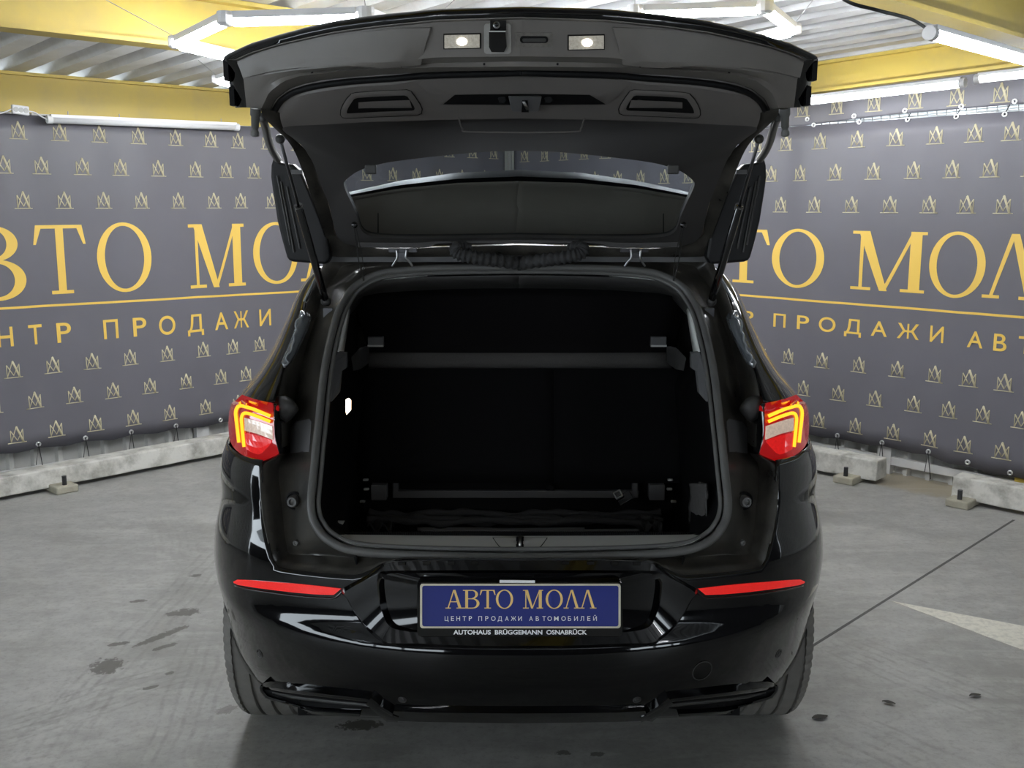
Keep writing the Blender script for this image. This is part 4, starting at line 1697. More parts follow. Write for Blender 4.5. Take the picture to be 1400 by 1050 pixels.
inlay(SB, [(705.5, 735), (716, 735), (716, 751), (705.5, 751)], 0.0035, 0.003).build('striker_slot', M['dark'], cov).matrix_parent_inverse = Matrix()
q = [on(SB, 711, 737, 0.004), on(SB, 711, 739, 0.012), on(SB, 711, 747, 0.012), on(SB, 711, 749, 0.004)]
MB().tube(q, 0.004, 8).build('striker', M['metal'], cov, smooth=True).matrix_parent_inverse = Matrix()

# ---- boot interior
FZ = 0.615
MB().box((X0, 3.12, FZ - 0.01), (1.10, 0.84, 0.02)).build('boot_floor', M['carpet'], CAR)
solid(MB().grid([[Vector((X0 - 0.55, 2.715, 0.79)), Vector((X0 + 0.55, 2.715, 0.79))], [Vector((X0 - 0.55, 2.73, 0.60)), Vector((X0 + 0.55, 2.73, 0.60))]]).build('boot_front_lip', M['dark'], CAR), 0.004)
# side linings from the seal to the seats
IN = [q for i, q in enumerate(SEAL) if 4 <= i <= 19]
for sgn in (0, 1):
    rows = []
    for (x, y, yy) in IN:
        a_ = PX(x + 9, y - (4 if y > 700 else 0), yy + 0.02)
        zz = max(FZ, a_.z - 0.02)
        w_end = 0.555 if a_.z < 1.15 else 0.60
        b_ = Vector((X0 - w_end, 3.35, zz))
        c_ = Vector((X0 - w_end + 0.03, 3.60, zz))
        rows.append([a_, a_.lerp(b_, 0.15) + Vector((-0.02, 0, 0)), a_.lerp(b_, 0.6) + Vector((-0.03, 0, 0)), b_, c_])
    rows.insert(0, [Vector((p.x, p.y, FZ - 0.015)) for p in rows[0]])
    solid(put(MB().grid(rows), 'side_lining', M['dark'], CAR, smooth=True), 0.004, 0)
    # light pillar trim, darker lining edge below it
    solid(put(MB().grid([[PX(475.5, 419, 3.14), PX(472.5, 430, 3.10), PX(469, 445, 3.06), PX(465, 465, 3.02), PX(462, 481, 2.99)],
                         [PX(478, 424, 3.22), PX(477, 432, 3.20), PX(475, 446, 3.17), PX(472, 466, 3.14), PX(469.5, 481, 3.12)]]), 'pillar_trim', M['lighttrim'], CAR, smooth=True), 0.004, 0)
    lin = [(462, 482, 2.985), (473, 483, 3.02), (473, 503.5, 2.98), (466, 508, 2.95), (463, 538, 2.90), (453.5, 549, 2.86), (447, 549, 2.85), (455, 500, 2.92)]
    ol3 = [PX(*q) for q in lin]
    put(MB().prism(ol3, (0, 0.03, 0)), 'lining_edge', M['greyplastic'], CAR)
    ra_ = [(480, 489, 3.1), (490, 478, 3.2), (497, 476, 3.3), (502, 477, 3.4), (502, 498, 3.4), (493, 505, 3.2), (483, 507, 3.1)]
    put(MB().prism([PX(*q) for q in ra_], (0, 0.05, 0)), 'shelf_support', M['plastic'], CAR)
    # bright lashing eyes at the seat foot
    for (x, y) in ((500, 656), (501, 668.5), (495.5, 685.5)):
        c_ = PX(x, y, 3.33)
        bevel(put(MB().box(c_, (0.018, 0.012, 0.007)), 'lashing_eye', M['sticker'], CAR), 0.002)
    c_ = PX(519, 671, 3.36)
    bevel(put(MB().box(c_, (0.052, 0.05, 0.054)), 'seat_bracket', M['greyplastic'], CAR), 0.003)
sgn = 0
o = put(MB().prism([PX(472.5, 547, 2.98), PX(476, 546, 2.98), (PX(478.5, 549, 2.98)), PX(478.5, 562, 2.98), PX(474, 567, 2.98), PX(472.5, 562, 2.98)], (0, 0.02, 0)), 'boot_lamp', M['bootlamp'], CAR, label='small lit warm white boot lamp')
MB().prism([PX(459, 713, 2.80), PX(471, 713, 2.80), PX(465, 724, 2.78)], (0, 0.01, 0)).build('triangle_label', M['sticker'], CAR, label='small pale triangle marking')

# seat backs
for (x0, x1) in ((504, 752.5), (762, 926)):
    rows = []
    for j in range(9):
        f = j / 8
        y = 652 - (652 - 499) * f
        yy = 3.42 + 0.16 * f
        row = []
        for k in range(13):
            q = k / 12
            e_ = max(abs(q - 0.5) * 2, 0)
            ed = 0.02 * max(0, (e_ - 0.85) / 0.15) ** 2 + 0.02 * max(0, abs(f - 0.5) * 2 - 0.85) / 0.15
            row.append(PX(x0 + (x1 - x0) * q, y, yy + ed))
        rows.append(row)
    sb = MB().grid(rows)
    o = sb.build('seat_back', M['seatfab'], CAR, smooth=True)
    solid(o, 0.08, 1 if False else -1)
    bb = sb.bvh()
    lx = 563 if x0 < 600 else 845.5
    fr = MB()
    oc = [(lx - 9, 578), (lx + 9, 578), (lx + 9, 590.5), (lx - 9, 590.5)]
    for a_, b_ in zip(oc, oc[1:] + oc[:1]):
        fr.tube([on(bb, *a_, 0.003), on(bb, *b_, 0.003)], 0.0013, 5)
    for a_, b_ in (((lx - 5, 585), (lx - 2, 580)), ((lx - 2, 580), (lx + 4, 585)), ((lx - 5, 585), (lx + 5, 585)), ((lx - 7, 588.3), (lx + 7, 588.3))):
        fr.tube([on(bb, *a_, 0.003), on(bb, *b_, 0.003)], 0.0011 if a_[1] < 588 else 0.003, 5)
    fr.build('tether_icon', M['sticker'], o).matrix_parent_inverse = Matrix()
    MB().tube([on(bb, lx - 6, 598, 0.003), on(bb, lx + 7, 598.5, 0.003)], 0.0018, 5).build('tether_slot', M['sticker'], o).matrix_parent_inverse = Matrix()
MB().tube([PX(757, 500, 3.57), PX(757, 652, 3.42)], 0.006, 8).build('seat_gap_piping', M['dark'], CAR)
# lower frame of the seat bench
fr = MB()
for a_, b_, h in (((537, 655), (873, 655), 0.011), ((537, 675), (873, 675), 0.026)):
    p, q = PX(*a_, 3.40), PX(*b_, 3.40)
    fr.box((p + q) / 2, ((q - p).length, 0.02, h))
for x in (541, 868):
    fr.box(PX(x, 664, 3.40), (0.02, 0.02, 0.05))
bevel(fr.build('bench_frame', M['greyplastic'], CAR), 0.003)
MB().lathe([(0.015, 0), (0.015, 0.012), (0.008, 0.014), (0.0, 0.010)], PX(752, 667, 3.41), (0, -1, 0), 18).build('bench_plug', M['dark'], CAR, smooth=True)
# a dark backing behind the bench foot
MB().box((X0, 3.47, 0.72), (1.1, 0.03, 0.24)).build('bench_backing', M['dark'], CAR)

# raised parcel shelf with its felt edge and two hinge blocks
rows = []
for j in range(7):
    f = j / 6
    rows.append([PX(711 + (k / 12 * 2 - 1) * (205 + 25 * f), 486 - 96 * f + 3 * (k / 12 * 2 - 1) ** 2, 3.50 + 0.05 * f + 0.02 * math.sin(f * 3)) for k in range(13)])
solid(MB().grid(rows).build('parcel_shelf', M['shelf'], CAR, smooth=True), 0.02, -1)
rows = [[PX(711 + (k / 12 * 2 - 1) * 207, y, yy) for k in range(13)] for y, yy in ((483, 3.50), (486, 3.485), (494, 3.48), (499, 3.49), (501, 3.51))]
solid(MB().grid(rows).build('shelf_felt_edge', M['felt'], CAR, smooth=True), 0.01, -1)
for x in (514, mpx(514) - 6):
    c_ = PX(x, 467, 3.46)
    o = bevel(MB().box(c_, (0.054, 0.02, 0.036)).build('shelf_hinge_block', M['greyplastic'], CAR), 0.003)
    MB().box(c_ + Vector((0, -0.012, -0.013)), (0.054, 0.006, 0.006)).build('block_lip', M['sill'], o).matrix_parent_inverse = Matrix()

# headlining edge inside the opening
hl_o = [(472, 424, 3.13), (479, 409, 3.15), (492, 396, 3.17), (512, 386, 3.18), (545, 381, 3.185), (600, 378.5, 3.19), (711, 376.5, 3.19)]
hl_i = [(478, 430, 3.25), (487, 409.5, 3.27), (511, 401, 3.28), (540, 398.5, 3.29), (580, 396, 3.30), (640, 394, 3.30), (711, 393.5, 3.30)]
a_ = crom([PX(*q) for q in hl_o], 5)
b_ = crom([PX(*q) for q in hl_i], 5)
mb = MB().grid([a_, [p.lerp(q, 0.5) for p, q in zip(a_, b_)], b_, [q + Vector((0, 0.35, 0.03)) for q in b_]])
mb.mirror().merged()
solid(mb.build('headlining_edge', M['plastic'], CAR, smooth=True), 0.004, 0)
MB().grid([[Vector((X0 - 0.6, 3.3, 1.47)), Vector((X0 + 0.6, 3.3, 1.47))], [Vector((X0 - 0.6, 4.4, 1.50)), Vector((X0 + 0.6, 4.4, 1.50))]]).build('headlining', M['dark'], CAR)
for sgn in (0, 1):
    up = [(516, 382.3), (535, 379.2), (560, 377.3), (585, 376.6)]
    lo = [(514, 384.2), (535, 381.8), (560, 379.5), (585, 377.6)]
    put(MB().grid([[PX(x, y, 3.172) for x, y in up], [PX(x, y, 3.168) for x, y in lo]]), 'headlining_pale_strip', M['lighttrim'], CAR, smooth=True)  # light grey sliver along the headlining edge

# elastic net pocket on the right-hand lining
rows = []
for j in range(13):
    f = j / 12
    y = 661 + 62 * f
    rows.append([PX(943 + 23 * k / 8 + (1.5 * math.sin(f * 7)), y, 3.0 - 0.16 * k / 8 - 0.02 * math.sin(k / 8 * 3.1) + 0.010 * math.sin(k * 2.1 + j * 1.9)) for k in range(9)])
solid(MB().grid(rows).build('net_pocket', M['felt'], CAR, smooth=True), 0.006, 0)
MB().tube(crom([PX(955, 660, 2.9), PX(962, 661, 2.88), (PX(965, 668, 2.85)), PX(966, 700, 2.83), PX(966, 722, 2.80)], 4), 0.003, 6).build('net_hem', M['plastic'], CAR, smooth=True)

# ---- bundled luggage net lying on the boot floor
NET = thing('luggage_net', 'bundled black luggage net with a buckle lying at the seat foot in the open boot', 'net', PX(700, 700, 3.30))
rn = random.Random(11)
for i, (r0, yo, dz) in enumerate(((0.017, 0.0, 0.0), (0.013, -0.03, 0.006), (0.012, 0.03, 0.014))):
    pts = []
    for k in range(26):
        f = k / 25
        x = 503 + (905 - 503) * f
        p = PX(x, 694, 3.29)
        p = Vector((p.x, 3.285 + yo + rn.uniform(-0.006, 0.006), FZ + 0.022 + dz + 0.012 * abs(math.sin(f * 9 + i)) + rn.uniform(-0.003, 0.003)))
        pts.append(p)
    pts = crom(pts, 3)
    MB().tube(pts, [r0 * (0.75 + 0.35 * math.sin(k * 0.37 + i) ** 2) for k in range(len(pts))], 9).build('net_roll', M['net'], NET, smooth=True)
for (x0, x1, yb_) in ((575, 880, 3.235), (570, 800, 3.25)):
    pts = [Vector((PX(x0 + (x1 - x0) * k / 8, 690, yb_).x, yb_ + 0.004 * math.sin(k), FZ + 0.009)) for k in range(9)]
    MB().tube(crom(pts, 4), 0.006, 7).build('rod', M['greyplastic'], NET, smooth=True)
for i, (x, yb_) in enumerate(((520, 3.24), (888, 3.24))):
    rows = []
    for j in range(8):
        row = []
        for k in range(10):
            p = PX(x - 16 + 32 * k / 9, 690, yb_)
            row.append(Vector((p.x, yb_ + 0.03 * (j / 7 - 0.5) * 3, FZ + 0.028 + 0.014 * math.sin(k * 1.3 + j * 0.9 + i) + 0.006 * math.cos(j * 2.1 - k))))
        rows.append(row)
    solid(MB().grid(rows).build('loose_end', M['net'], NET, smooth=True), 0.004, 0)
ax_ = Vector((0.85, 0, 0.53)).normalized()
ay_ = Vector((-0.35, -0.75, 0.56)).normalized()
ay_ = (ay_ - ax_ * ay_.dot(ax_)).normalized()
az_ = ax_.cross(ay_)
cb_ = PX(854, 681.5, 3.20)
bk = bevel(MB().box(cb_, (0.052, 0.034, 0.012), (ax_, az_ * -1, ay_)).build('buckle', M['gloss'], NET), 0.003)
bf = MB()
bc = PX(845, 676, 3.20)
for s1 in (-1, 1):
    bf.box(bc + az_ * 0.011 * s1, (0.022, 0.004, 0.006), (ax_, az_, ay_))
    bf.box(bc + ax_ * 0.011 * s1, (0.004, 0.024, 0.006), (ax_, az_, ay_))
bf.build('buckle_loop', M['metal'], NET)

# ---- bumper details: raised number-plate panel, reflectors, sensors, lower trims
TRO = [(711, 765), (620, 765), (538, 766), (520, 774), (500, 787), (467, 806), (474, 819), (484, 837), (494, 852), (507, 866), (518, 875), (530, 882), (570, 884.5), (640, 886), (711, 886.5)]
TRM = [(711, 768), (620, 768), (541, 769), (526, 776), (508, 788), (476, 806.5), (481, 818), (490, 835), (500, 850), (512, 863), (522, 871), (533, 878), (571, 880.5), (640, 882), (711, 882.5)]
TRI = [(711, 779), (620, 779), (545, 779), (530, 779.3), (523, 780.5), (520, 785), (519.5, 797), (521, 812), (524, 828), (529, 843), (534, 853), (545, 861), (576, 867), (640, 868.5), (711, 869)]
TRF = [(711, 783), (620, 783), (547, 783), (536, 783.5), (530, 785), (527, 790), (526.5, 800), (528, 813), (530.5, 828), (534, 840), (539, 849), (549, 856), (578, 862.5), (640, 864), (711, 864.5)]
rows = []
for ring_, off in ((TRO, 0.0), (TRM, 0.020), (TRI, 0.022), (TRF, 0.006), ([(x * 0.5 + 711 * 0.5, y * 0.5 + 823 * 0.5) for x, y in TRF], 0.006), ([(x * 0.02 + 711 * 0.98, y * 0.02 + 823 * 0.98) for x, y in TRF], 0.006)):
    rows.append(crom([on(BUMP, x, y, off) for x, y in ring_], 4))
mb = MB().grid(rows)
mb.mirror().merged()
TP = mb.bvh()
mb.build('plate_panel', M['paint'], CAR, smooth=True, angle=40)
# little clips along the top edge
cl = MB()
for x in (552, 585, 618, 650, 772, 806, 838, 868):
    cl.box(on(BUMP, x, 771, 0.022), (0.018, 0.006, 0.008))
cl.build('panel_clips', M['gloss'], CAR)

for sgn in (0, 1):
    put(band(BUMP, [(320, 795), (324, 792), (345, 793), (372, 795.3), (400, 797.3), (435, 800.7), (467, 804.5)], [(321, 797), (326, 799.3), (350, 803.3), (375, 806.5), (400, 809.5), (432, 812.3), (457, 813)], 22, 0.003, 0.006), 'rear_reflector', M['reflector'], CAR, smooth=True, angle=50, label='red reflector strip')
    put(MB().tube(crom([on(BUMP, x, y, 0.001) for x, y in ((322, 800.5), (345, 806.5), (375, 811), (405, 815), (440, 817.5), (458, 817), (470, 807))], 5), 0.0028, 6), 'reflector_crease', M['gloss'], CAR, smooth=True)
    # sensors
    for (x, y, r) in ((355, 893.5, 0.0135), (309, 832, 0.012), (550, 956.5, 0.0115)):
        c_ = on(BUMP, x, y, 0.0)
        n_ = (on(BUMP, x, y, 0.01) - c_).normalized()
        so = put(MB().lathe([(r, -0.002), (r, 0.0015), (r * 0.80, 0.002), (r * 0.72, 0.0), (r * 0.55, 0.0), (r * 0.5, 0.0025), (0.0, 0.003)], c_, n_, 22), 'parking_sensor', M['plastic'], CAR, smooth=True, angle=40)
    # lower blades with the recess between them
    put(band(BUMP, [(358, 938), (372, 940), (400, 943.5), (450, 949), (500, 954), (520, 966)], [(361, 952), (375, 957.5), (400, 962), (424, 966), (460, 968), (496, 969)], 16, 0.001, 0.004), 'lower_recess', M['dark'], CAR, smooth=True)
    put(stroke(BUMP, rounded([(364, 953), (356, 944), (358, 936), (372, 936.5), (400, 940), (450, 946), (506, 952), (538, 971)]), 4.0, 0.014, 0.014), 'lower_blade', M['gloss'], CAR, smooth=True, angle=50)
    put(stroke(BUMP, [Vector(p) for p in ((363, 953), (375, 957), (390, 961), (410, 965.5), (430, 968), (460, 970), (494, 971.5))], 3.6, 0.014, 0.014), 'lower_blade', M['gloss'], CAR, smooth=True, angle=50)
    put(stroke(BUMP, [Vector(p) for p in ((372, 947), (400, 951.5), (440, 956.5), (480, 960.5), (505, 963))], 2.4, 0.006, 0.006), 'grille_slat', M['plastic'], CAR, smooth=True)
    put(stroke(BUMP, [Vector(p) for p in ((506, 952.5), (515, 960), (524, 968), (533, 975), (545, 979.5))], 11, 0.014, 0.014), 'blade_end', M['gloss'], CAR, smooth=True, angle=50)
mb = band(BUMP, [(711, 970), (640, 969.5), (580, 968.5), (540, 966.5)], [(711, 983), (640, 982), (580, 981), (530, 979)], 14, 0.012, 0.012)
mb.mirror().merged()
mb.build('lower_skirt', M['gloss'], CAR, smooth=True, angle=50)
c_ = on(BUMP, 960, 917, 0.0)
n_ = (on(BUMP, 960, 917, 0.01) - c_).normalized()
MB().lathe([(0.030, 0.0005), (0.0285, 0.0016), (0.027, 0.0005)], c_, n_, 32, closed=True).build('tow_cover_gap', M['plastic'], CAR, smooth=True)
c_ = on(BUMP, 1066, 900, 0.001)

# ---- number plate
YP = on(TP, 711, 865, 0).y - 0.012
PL = [on(TP, 711, y, 0) for y in (795, 830, 865)]


def PP(px, py, lift=0.0):
    f = (py - 795) / 70.0
    return PX(px, py, YP + (1 - f) * 0.018 - lift)


def rrect(x0, y0, x1, y1, r, n=4):
    out = []
    for cx, cy, a0 in ((x0 + r, y0 + r, 180), (x1 - r, y0 + r, 270), (x1 - r, y1 - r, 0), (x0 + r, y1 - r, 90)):
        for k in range(n + 1):
            a = math.radians(a0 + 90 * k / n)
            out.append((cx + r * math.cos(a), cy + r * math.sin(a)))
    return out


hold = MB().prism([PP(x, y, 0.004) for x, y in rrect(570.5, 795.5, 851, 870, 5)], (0, 0.028, 0)).build('plate_holder', M['gloss'], CAR, label='black plate holder with the dealer strip')
pl = MB().prism([PP(x, y, 0.009) for x, y in rrect(575, 799, 847.5, 858, 3.5)], (0, 0.008, 0)).build('number_plate', M['blue'], CAR, label='blue show plate with gold lettering')
fr = MB()
oo = rrect(574.2, 798.0, 848.6, 859, 4.0)
ii = rrect(577.2, 800.8, 845.6, 856.4, 3.0)
fr.grid([[PP(x, y, 0.006) for x, y in oo], [PP(x, y, 0.0125) for x, y in oo], [PP(x, y, 0.0125) for x, y in ii], [PP(x, y, 0.009) for x, y in ii]], close_u=True)
fr.build('plate_edge', M['chrome'], pl).matrix_parent_inverse = Matrix()
for ch, x0, x1 in (('A', 609, 633.5), ('B', 633, 655.5), ('T', 656, 677.5), ('O', 678, 701.5), ('M', 715, 742.5), ('O', 746, 769.5), ('L', 770.5, 793.5), ('L', 792, 815.5)):
    bm_ = MB()
    for q in serif(ch):
        bm_.add([PP(x0 + (x1 - x0) * x, 832.0 - (832 - 806.5) * y, 0.0096) for x, y in q], [tuple(range(len(q)))])
    bm_.build('plate_letter', M['gold'], pl).matrix_parent_inverse = Matrix()


def plate_text(name, chars, y0, y1, mt, weight, par, lift):
    for ch, x0, x1, yy0, yy1 in chars:
        vs, fs = fit_text(ch, x0, x1, yy1, yy0, weight)
        m2 = MB().add([PP(x, y, lift) for x, y in vs], fs)
        m2.build(name, mt, par).matrix_parent_inverse = Matrix()


tagp = []
tx = 608.5
names = 'ЦЕНТР ПРОДАЖИ АВТОМОБИЛЕЙ'
xs_ = [608, 616.5, 624, 632.5, 641, None, 654, 663.5, 671.5, 680.5, 690.5, 698.5, 708.5, None, 723.5, 732.5, 741.5, 748.5, 757.5, 767.5, 776.5, 785, 793.5, 803, 811]
for ch, x in zip(names, xs_):
    if x is None:
        continue
    w = {'Ц': 5.2, 'Ж': 7.2, 'М': 6.2, 'О': 6.0, 'Д': 6.0, 'Е': 4.2, 'Т': 4.8, 'Р': 4.2, 'В': 4.4, 'Б': 4.4}.get(ch, 5.0)
    y0, y1 = 842.5, 848.8
    if ch in 'ЦД':
        y1 = 850.2
    if ch == 'Й':
        y0 = 840.8
    tagp.append((ch, x, x + w, y0, y1))
plate_text('plate_tagline_letter', tagp, 0, 0, M['white'], 0.004, pl, 0.0096)
strip = MB().prism([PP(x, y, 0.0075) for x, y in rrect(601, 859.6, 821, 868.6, 1.0)], (0, 0.004, 0)).build('dealer_strip', M['gloss'], hold)
strip.matrix_parent_inverse = Matrix()
for word, x0, x1 in (('AUTOHAUS', 619.8, 671), ('BRÜGGEMANN', 676.5, 741.5), ('OSNABRÜCK', 747, 802.5)):
    top_ = 859.9 if 'Ü' in word else 861.2
    vs, fs = fit_text(word, x0, x1, 867.6, top_, 0.03)
    MB().add([PP(x, y, 0.0082) for x, y in vs], fs).build('dealer_name', M['white'], strip).matrix_parent_inverse = Matrix()
MB().prism([PP(x, y, 0.012) for x, y in ((683, 793.3), (731.5, 794), (731.5, 797), (683, 796.8))], (0, 0.003, 0)).build('pale_sticker', M['white'], hold).matrix_parent_inverse = Matrix()

# ------------------------------------------------------------------ tailgate (raised)
GC = 713.5


def grow(pts, n=36):
    return resample([PX(*q) for q in pts], n)


R1 = [(GC, 16, 2.31), (600, 19, 2.33), (520, 26.5, 2.36), (489, 30.5, 2.375), (457, 35, 2.39), (418, 43.5, 2.42), (379, 54, 2.455), (339, 66, 2.495), (306, 81, 2.54)]
R2 = [(GC, 24.5, 2.312), (600, 28, 2.33), (520, 36, 2.36), (489, 40, 2.375), (457, 44.5, 2.39), (426, 51, 2.415), (379, 61.5, 2.455), (345, 72, 2.485), (322, 82, 2.515)]
R2b = [(GC, 26.5, 2.325), (600, 30, 2.345), (520, 38, 2.375), (489, 42, 2.39), (457, 46.5, 2.405), (426, 53, 2.43), (379, 63.5, 2.47), (345, 74, 2.50), (324, 84, 2.53)]
R3 = [(GC, 77, 2.355), (595, 78.5, 2.375), (520, 87, 2.395), (480, 90, 2.41), (441, 93, 2.43), (410, 95.5, 2.45), (385, 98.5, 2.47), (360, 103, 2.495), (333, 109, 2.53)]
R35 = [(GC, 84, 2.40), (595, 86, 2.415), (520, 91.5, 2.43), (480, 94, 2.445), (441, 97, 2.455), (410, 100, 2.47), (385, 106, 2.49), (360, 120, 2.53), (337, 147, 2.58)]
R4 = [(GC, 91, 2.40), (595, 92, 2.41), (520, 94.5, 2.425), (480, 96.5, 2.435), (441, 100, 2.445), (410, 104, 2.46), (388, 111, 2.48), (368, 126, 2.525), (357.5, 148, 2.575)]
R5 = [(GC, 96, 2.45), (595, 98, 2.46), (520, 102, 2.475), (480, 105, 2.485), (441, 109, 2.50), (415, 114, 2.515), (394, 122, 2.54), (376, 136, 2.58), (368, 153, 2.62)]
R6 = [(GC, 104, 2.465), (576, 109.5, 2.475), (545, 115, 2.48), (480, 119, 2.49), (437, 125.5, 2.51), (418, 129, 2.525), (402, 134, 2.545), (388, 144.5, 2.585), (382.5, 154, 2.61)]
g1_ = [grow(r) for r in (R1, R2, R2b, R3, R35, R4, R5)]
mb = MB().grid(g1_)
# outer skin folded back from the lip
wtop = grow([(GC, 200, 2.80), (657, 202, 2.80), (594, 207, 2.81), (531, 214, 2.83), (487, 226, 2.86), (450, 245, 2.9), (430, 260, 2.94)])
sk = []
for f, h in ((0.0, 0.0), (0.12, 0.035), (0.3, 0.075), (0.55, 0.10), (0.8, 0.085), (1.0, 0.05)):
    sk.append([p.lerp(q, f) + Vector((0, 0.0, h)) for p, q in zip(g1_[0], wtop)])
mb.grid(sk)
mb.mirror().merged()
GB = MB().grid(g1_).mirror().merged().bvh()
gate = mb.build('tailgate', M['gatepaint'], CAR, smooth=True, angle=45)


def gp(mb_, name, mt, par=None, **kw):
    o = mb_.build(name, mt, par or gate, **kw)
    o.matrix_parent_inverse = Matrix()
    return o


gloss_lip = MB().grid([[p + Vector((0, 0.03, 0.016)) for p in g1_[0]], [p + Vector((0, -0.002, 0.005)) for p in g1_[0]], [p + Vector((0, -0.004, -0.001)) for p in g1_[0]], [p.lerp(q, 0.75) + Vector((0, -0.003, 0)) for p, q in zip(g1_[0], g1_[1])], [p + Vector((0, 0.004, 0)) for p in g1_[1]]])
gloss_lip.mirror().merged()
gp(gloss_lip, 'painted_lip', M['paint'], smooth=True, angle=60)
for sgn in (0, 1):
    pad = [(590, 37), (583, 60), (575, 83.5), (548, 86), (520, 87.8), (480, 90), (441, 91.5), (410, 93), (371, 98.5), (337, 106), (328, 86), (345, 77.5), (379, 66.5), (426, 56), (489, 44.5), (545, 38)]
    if sgn:
        pad = [(2 * GC - x, y) for x, y in pad]
    gp(fan_surface(GB, pad, 0.009, 0.012, 6), 'corner_pad', M['gatepaint'], smooth=True, angle=40)
    e_o = [PX(306, 81, 2.54), PX(308, 95, 2.56), PX(313, 112, 2.58), PX(317, 130, 2.60), PX(322, 147.5, 2.62)]
    e_i = [PX(327, 84, 2.54), PX(333, 97, 2.55), PX(338, 114, 2.565), PX(340, 130, 2.585), PX(342, 147, 2.595)]
    em = MB().grid([[p + Vector((0.01, 0.06, 0.02)) for p in e_o], e_o, [p.lerp(q, 0.5) + Vector((0, -0.006, 0)) for p, q in zip(e_o, e_i)], e_i])
    put(em, 'gate_side_trim', M['gloss'], gate, smooth=True)
    em = MB()
    em.box(PX(311, 96, 2.56), (0.012, 0.03, 0.05))
    em.box(PX(319, 132, 2.60), (0.012, 0.03, 0.045))
    put(em, 'gate_side_clips', M['dark'], gate)
    # rubber stop hanging from the corner
    top_, bot_ = PX(349.5, 148, 2.58), PX(348.5, 186, 2.60)
    v_ = bot_ - top_
    put(MB().tube([top_, top_ + v_ * 0.25, top_ + v_ * 0.3, top_ + v_ * 0.68, top_ + v_ * 0.72, top_ + v_ * 0.78, top_ + v_ * 0.84, top_ + v_ * 0.97, bot_], [0.013, 0.013, 0.0105, 0.0095, 0.0075, 0.0075, 0.0105, 0.0105, 0.008], 14), 'rubber_stop', M['rubber'], gate, smooth=True, angle=45)
    # small screw holes
    for x, y in ((427, 100), (549, 91.5), (662, 88)):
        c_ = on(GB, x, y, 0.001)
        n_ = (on(GB, x, y, 0.01) - c_).normalized()
        put(MB().lathe([(0.0028, 0.0), (0.0028, 0.001), (0.0, 0.0012)], c_, n_, 10), 'screw_hole', M['dark'], gate)

grv = [p.lerp(q, 0.45) for p, q in zip(g1_[-1], grow(R6))]
gv = MB().tube(grv, 0.0075, 8)
gv.mirror()
gp(gv, 'gate_groove_strip', M['dark'], smooth=True)  # dark strip added along the groove between gate and trim
bk_ = MB().prism([PX(x, y, 2.72) for x, y in ((345, 100), (430, 93), (412, 150), (392, 178), (372, 172), (358, 155))], (0, 0.01, 0))
bk_.mirror()
gp(bk_, 'corner_backing', M['dark'])
# inner trim: handle panel, then the dished panel round the window
TPATH = [(GC, 162, 2.62), (600, 164, 2.625), (500, 167, 2.635), (440, 170.5, 2.645), (387, 174.5, 2.66), (402, 190, 2.735), (415.5, 202, 2.785), (428, 223, 2.85), (440.5, 255, 2.94), (450, 281, 3.02), (455, 303, 3.07), (462, 325, 3.12), (480, 335, 3.14), (520, 338.5, 3.15), (600, 336, 3.15), (GC, 333, 3.15)]
WPATH = [(GC, 206, 2.80), (657, 208, 2.80), (594, 214, 2.81), (531, 222, 2.83), (500, 230, 2.85), (487, 235.5, 2.865), (481, 239.5, 2.875), (474, 245, 2.89), (470, 251, 2.91), (473, 262, 2.94), (481, 279, 2.98), (488, 296, 3.02), (497, 318, 3.07), (525, 325, 3.085), (600, 326, 3.09), (GC, 324, 3.09)]
r6 = grow(R6)
r7 = grow(TPATH[:5])
hp = [r6]
for f in (0.2, 0.45, 0.7, 0.9):
    hp.append([p.lerp(q, f) + Vector((0, -0.010 * math.sin(math.pi * f), 0)) for p, q in zip(r6, r7)])
hp.append(r7)
g5 = [p + Vector((0, 0.004, 0)) for p in g1_[-1]]
mb = MB().grid([g5] + hp)
mb.mirror().merged()
HB = mb.bvh()
gp(mb, 'handle_panel', M['gatetrim'], smooth=True, angle=35)
tpp = crom([PX(*q) for q in TPATH], 4)
wpp = crom([PX(*q) for q in WPATH], 4)
rows = []
dw = [max(0.0, min(1.0, (12 - k) / 8.0)) if k < 30 else 0.0 for k in range(len(tpp))]
for f in (0.0, 0.15, 0.35, 0.6, 0.85, 1.0):
    rows.append([p.lerp(q, f) + Vector((0, 0.05 * w_ * math.sin(math.pi * f), 0.045 * w_ * math.sin(math.pi * f))) for p, q, w_ in zip(tpp, wpp, dw)])
rows.append([q + Vector((0, 0.02, 0.012)) for q in wpp])
mb = MB().grid(rows)
mb.mirror().merged()
gp(mb, 'window_surround', M['dish'], smooth=True, angle=50)
FOUT = [(357, 148, 2.575), (360, 159, 2.60), (376, 176, 2.67), (392, 191, 2.74), (403, 208, 2.80), (413, 232, 2.87), (422, 258, 2.94), (437, 300, 3.05), (445, 325, 3.12), (448, 349, 3.17), (520, 351, 3.18), (600, 351, 3.18), (GC, 349, 3.18)]
FIN = [(383, 154, 2.615), (385, 165, 2.64), (387, 175, 2.675), (402, 190.5, 2.75), (415.5, 202.5, 2.80), (421.5, 212, 2.83), (428, 223, 2.865), (444, 262, 2.98), (455, 303, 3.085), (462, 325, 3.135), (520, 340, 3.165), (600, 338, 3.165), (GC, 335, 3.165)]
fo = crom([PX(*q) for q in FOUT], 4)
fi = crom([PX(*q) for q in FIN], 4)
mb = MB().grid([[p + Vector((0.0, 0.05, 0.03)) for p in fo], fo, [p.lerp(q, 0.5) + Vector((0, -0.006, 0)) for p, q in zip(fo, fi)], fi])
mb.mirror().merged()
gp(mb, 'gate_frame', M['jamb'], smooth=True, angle=50)
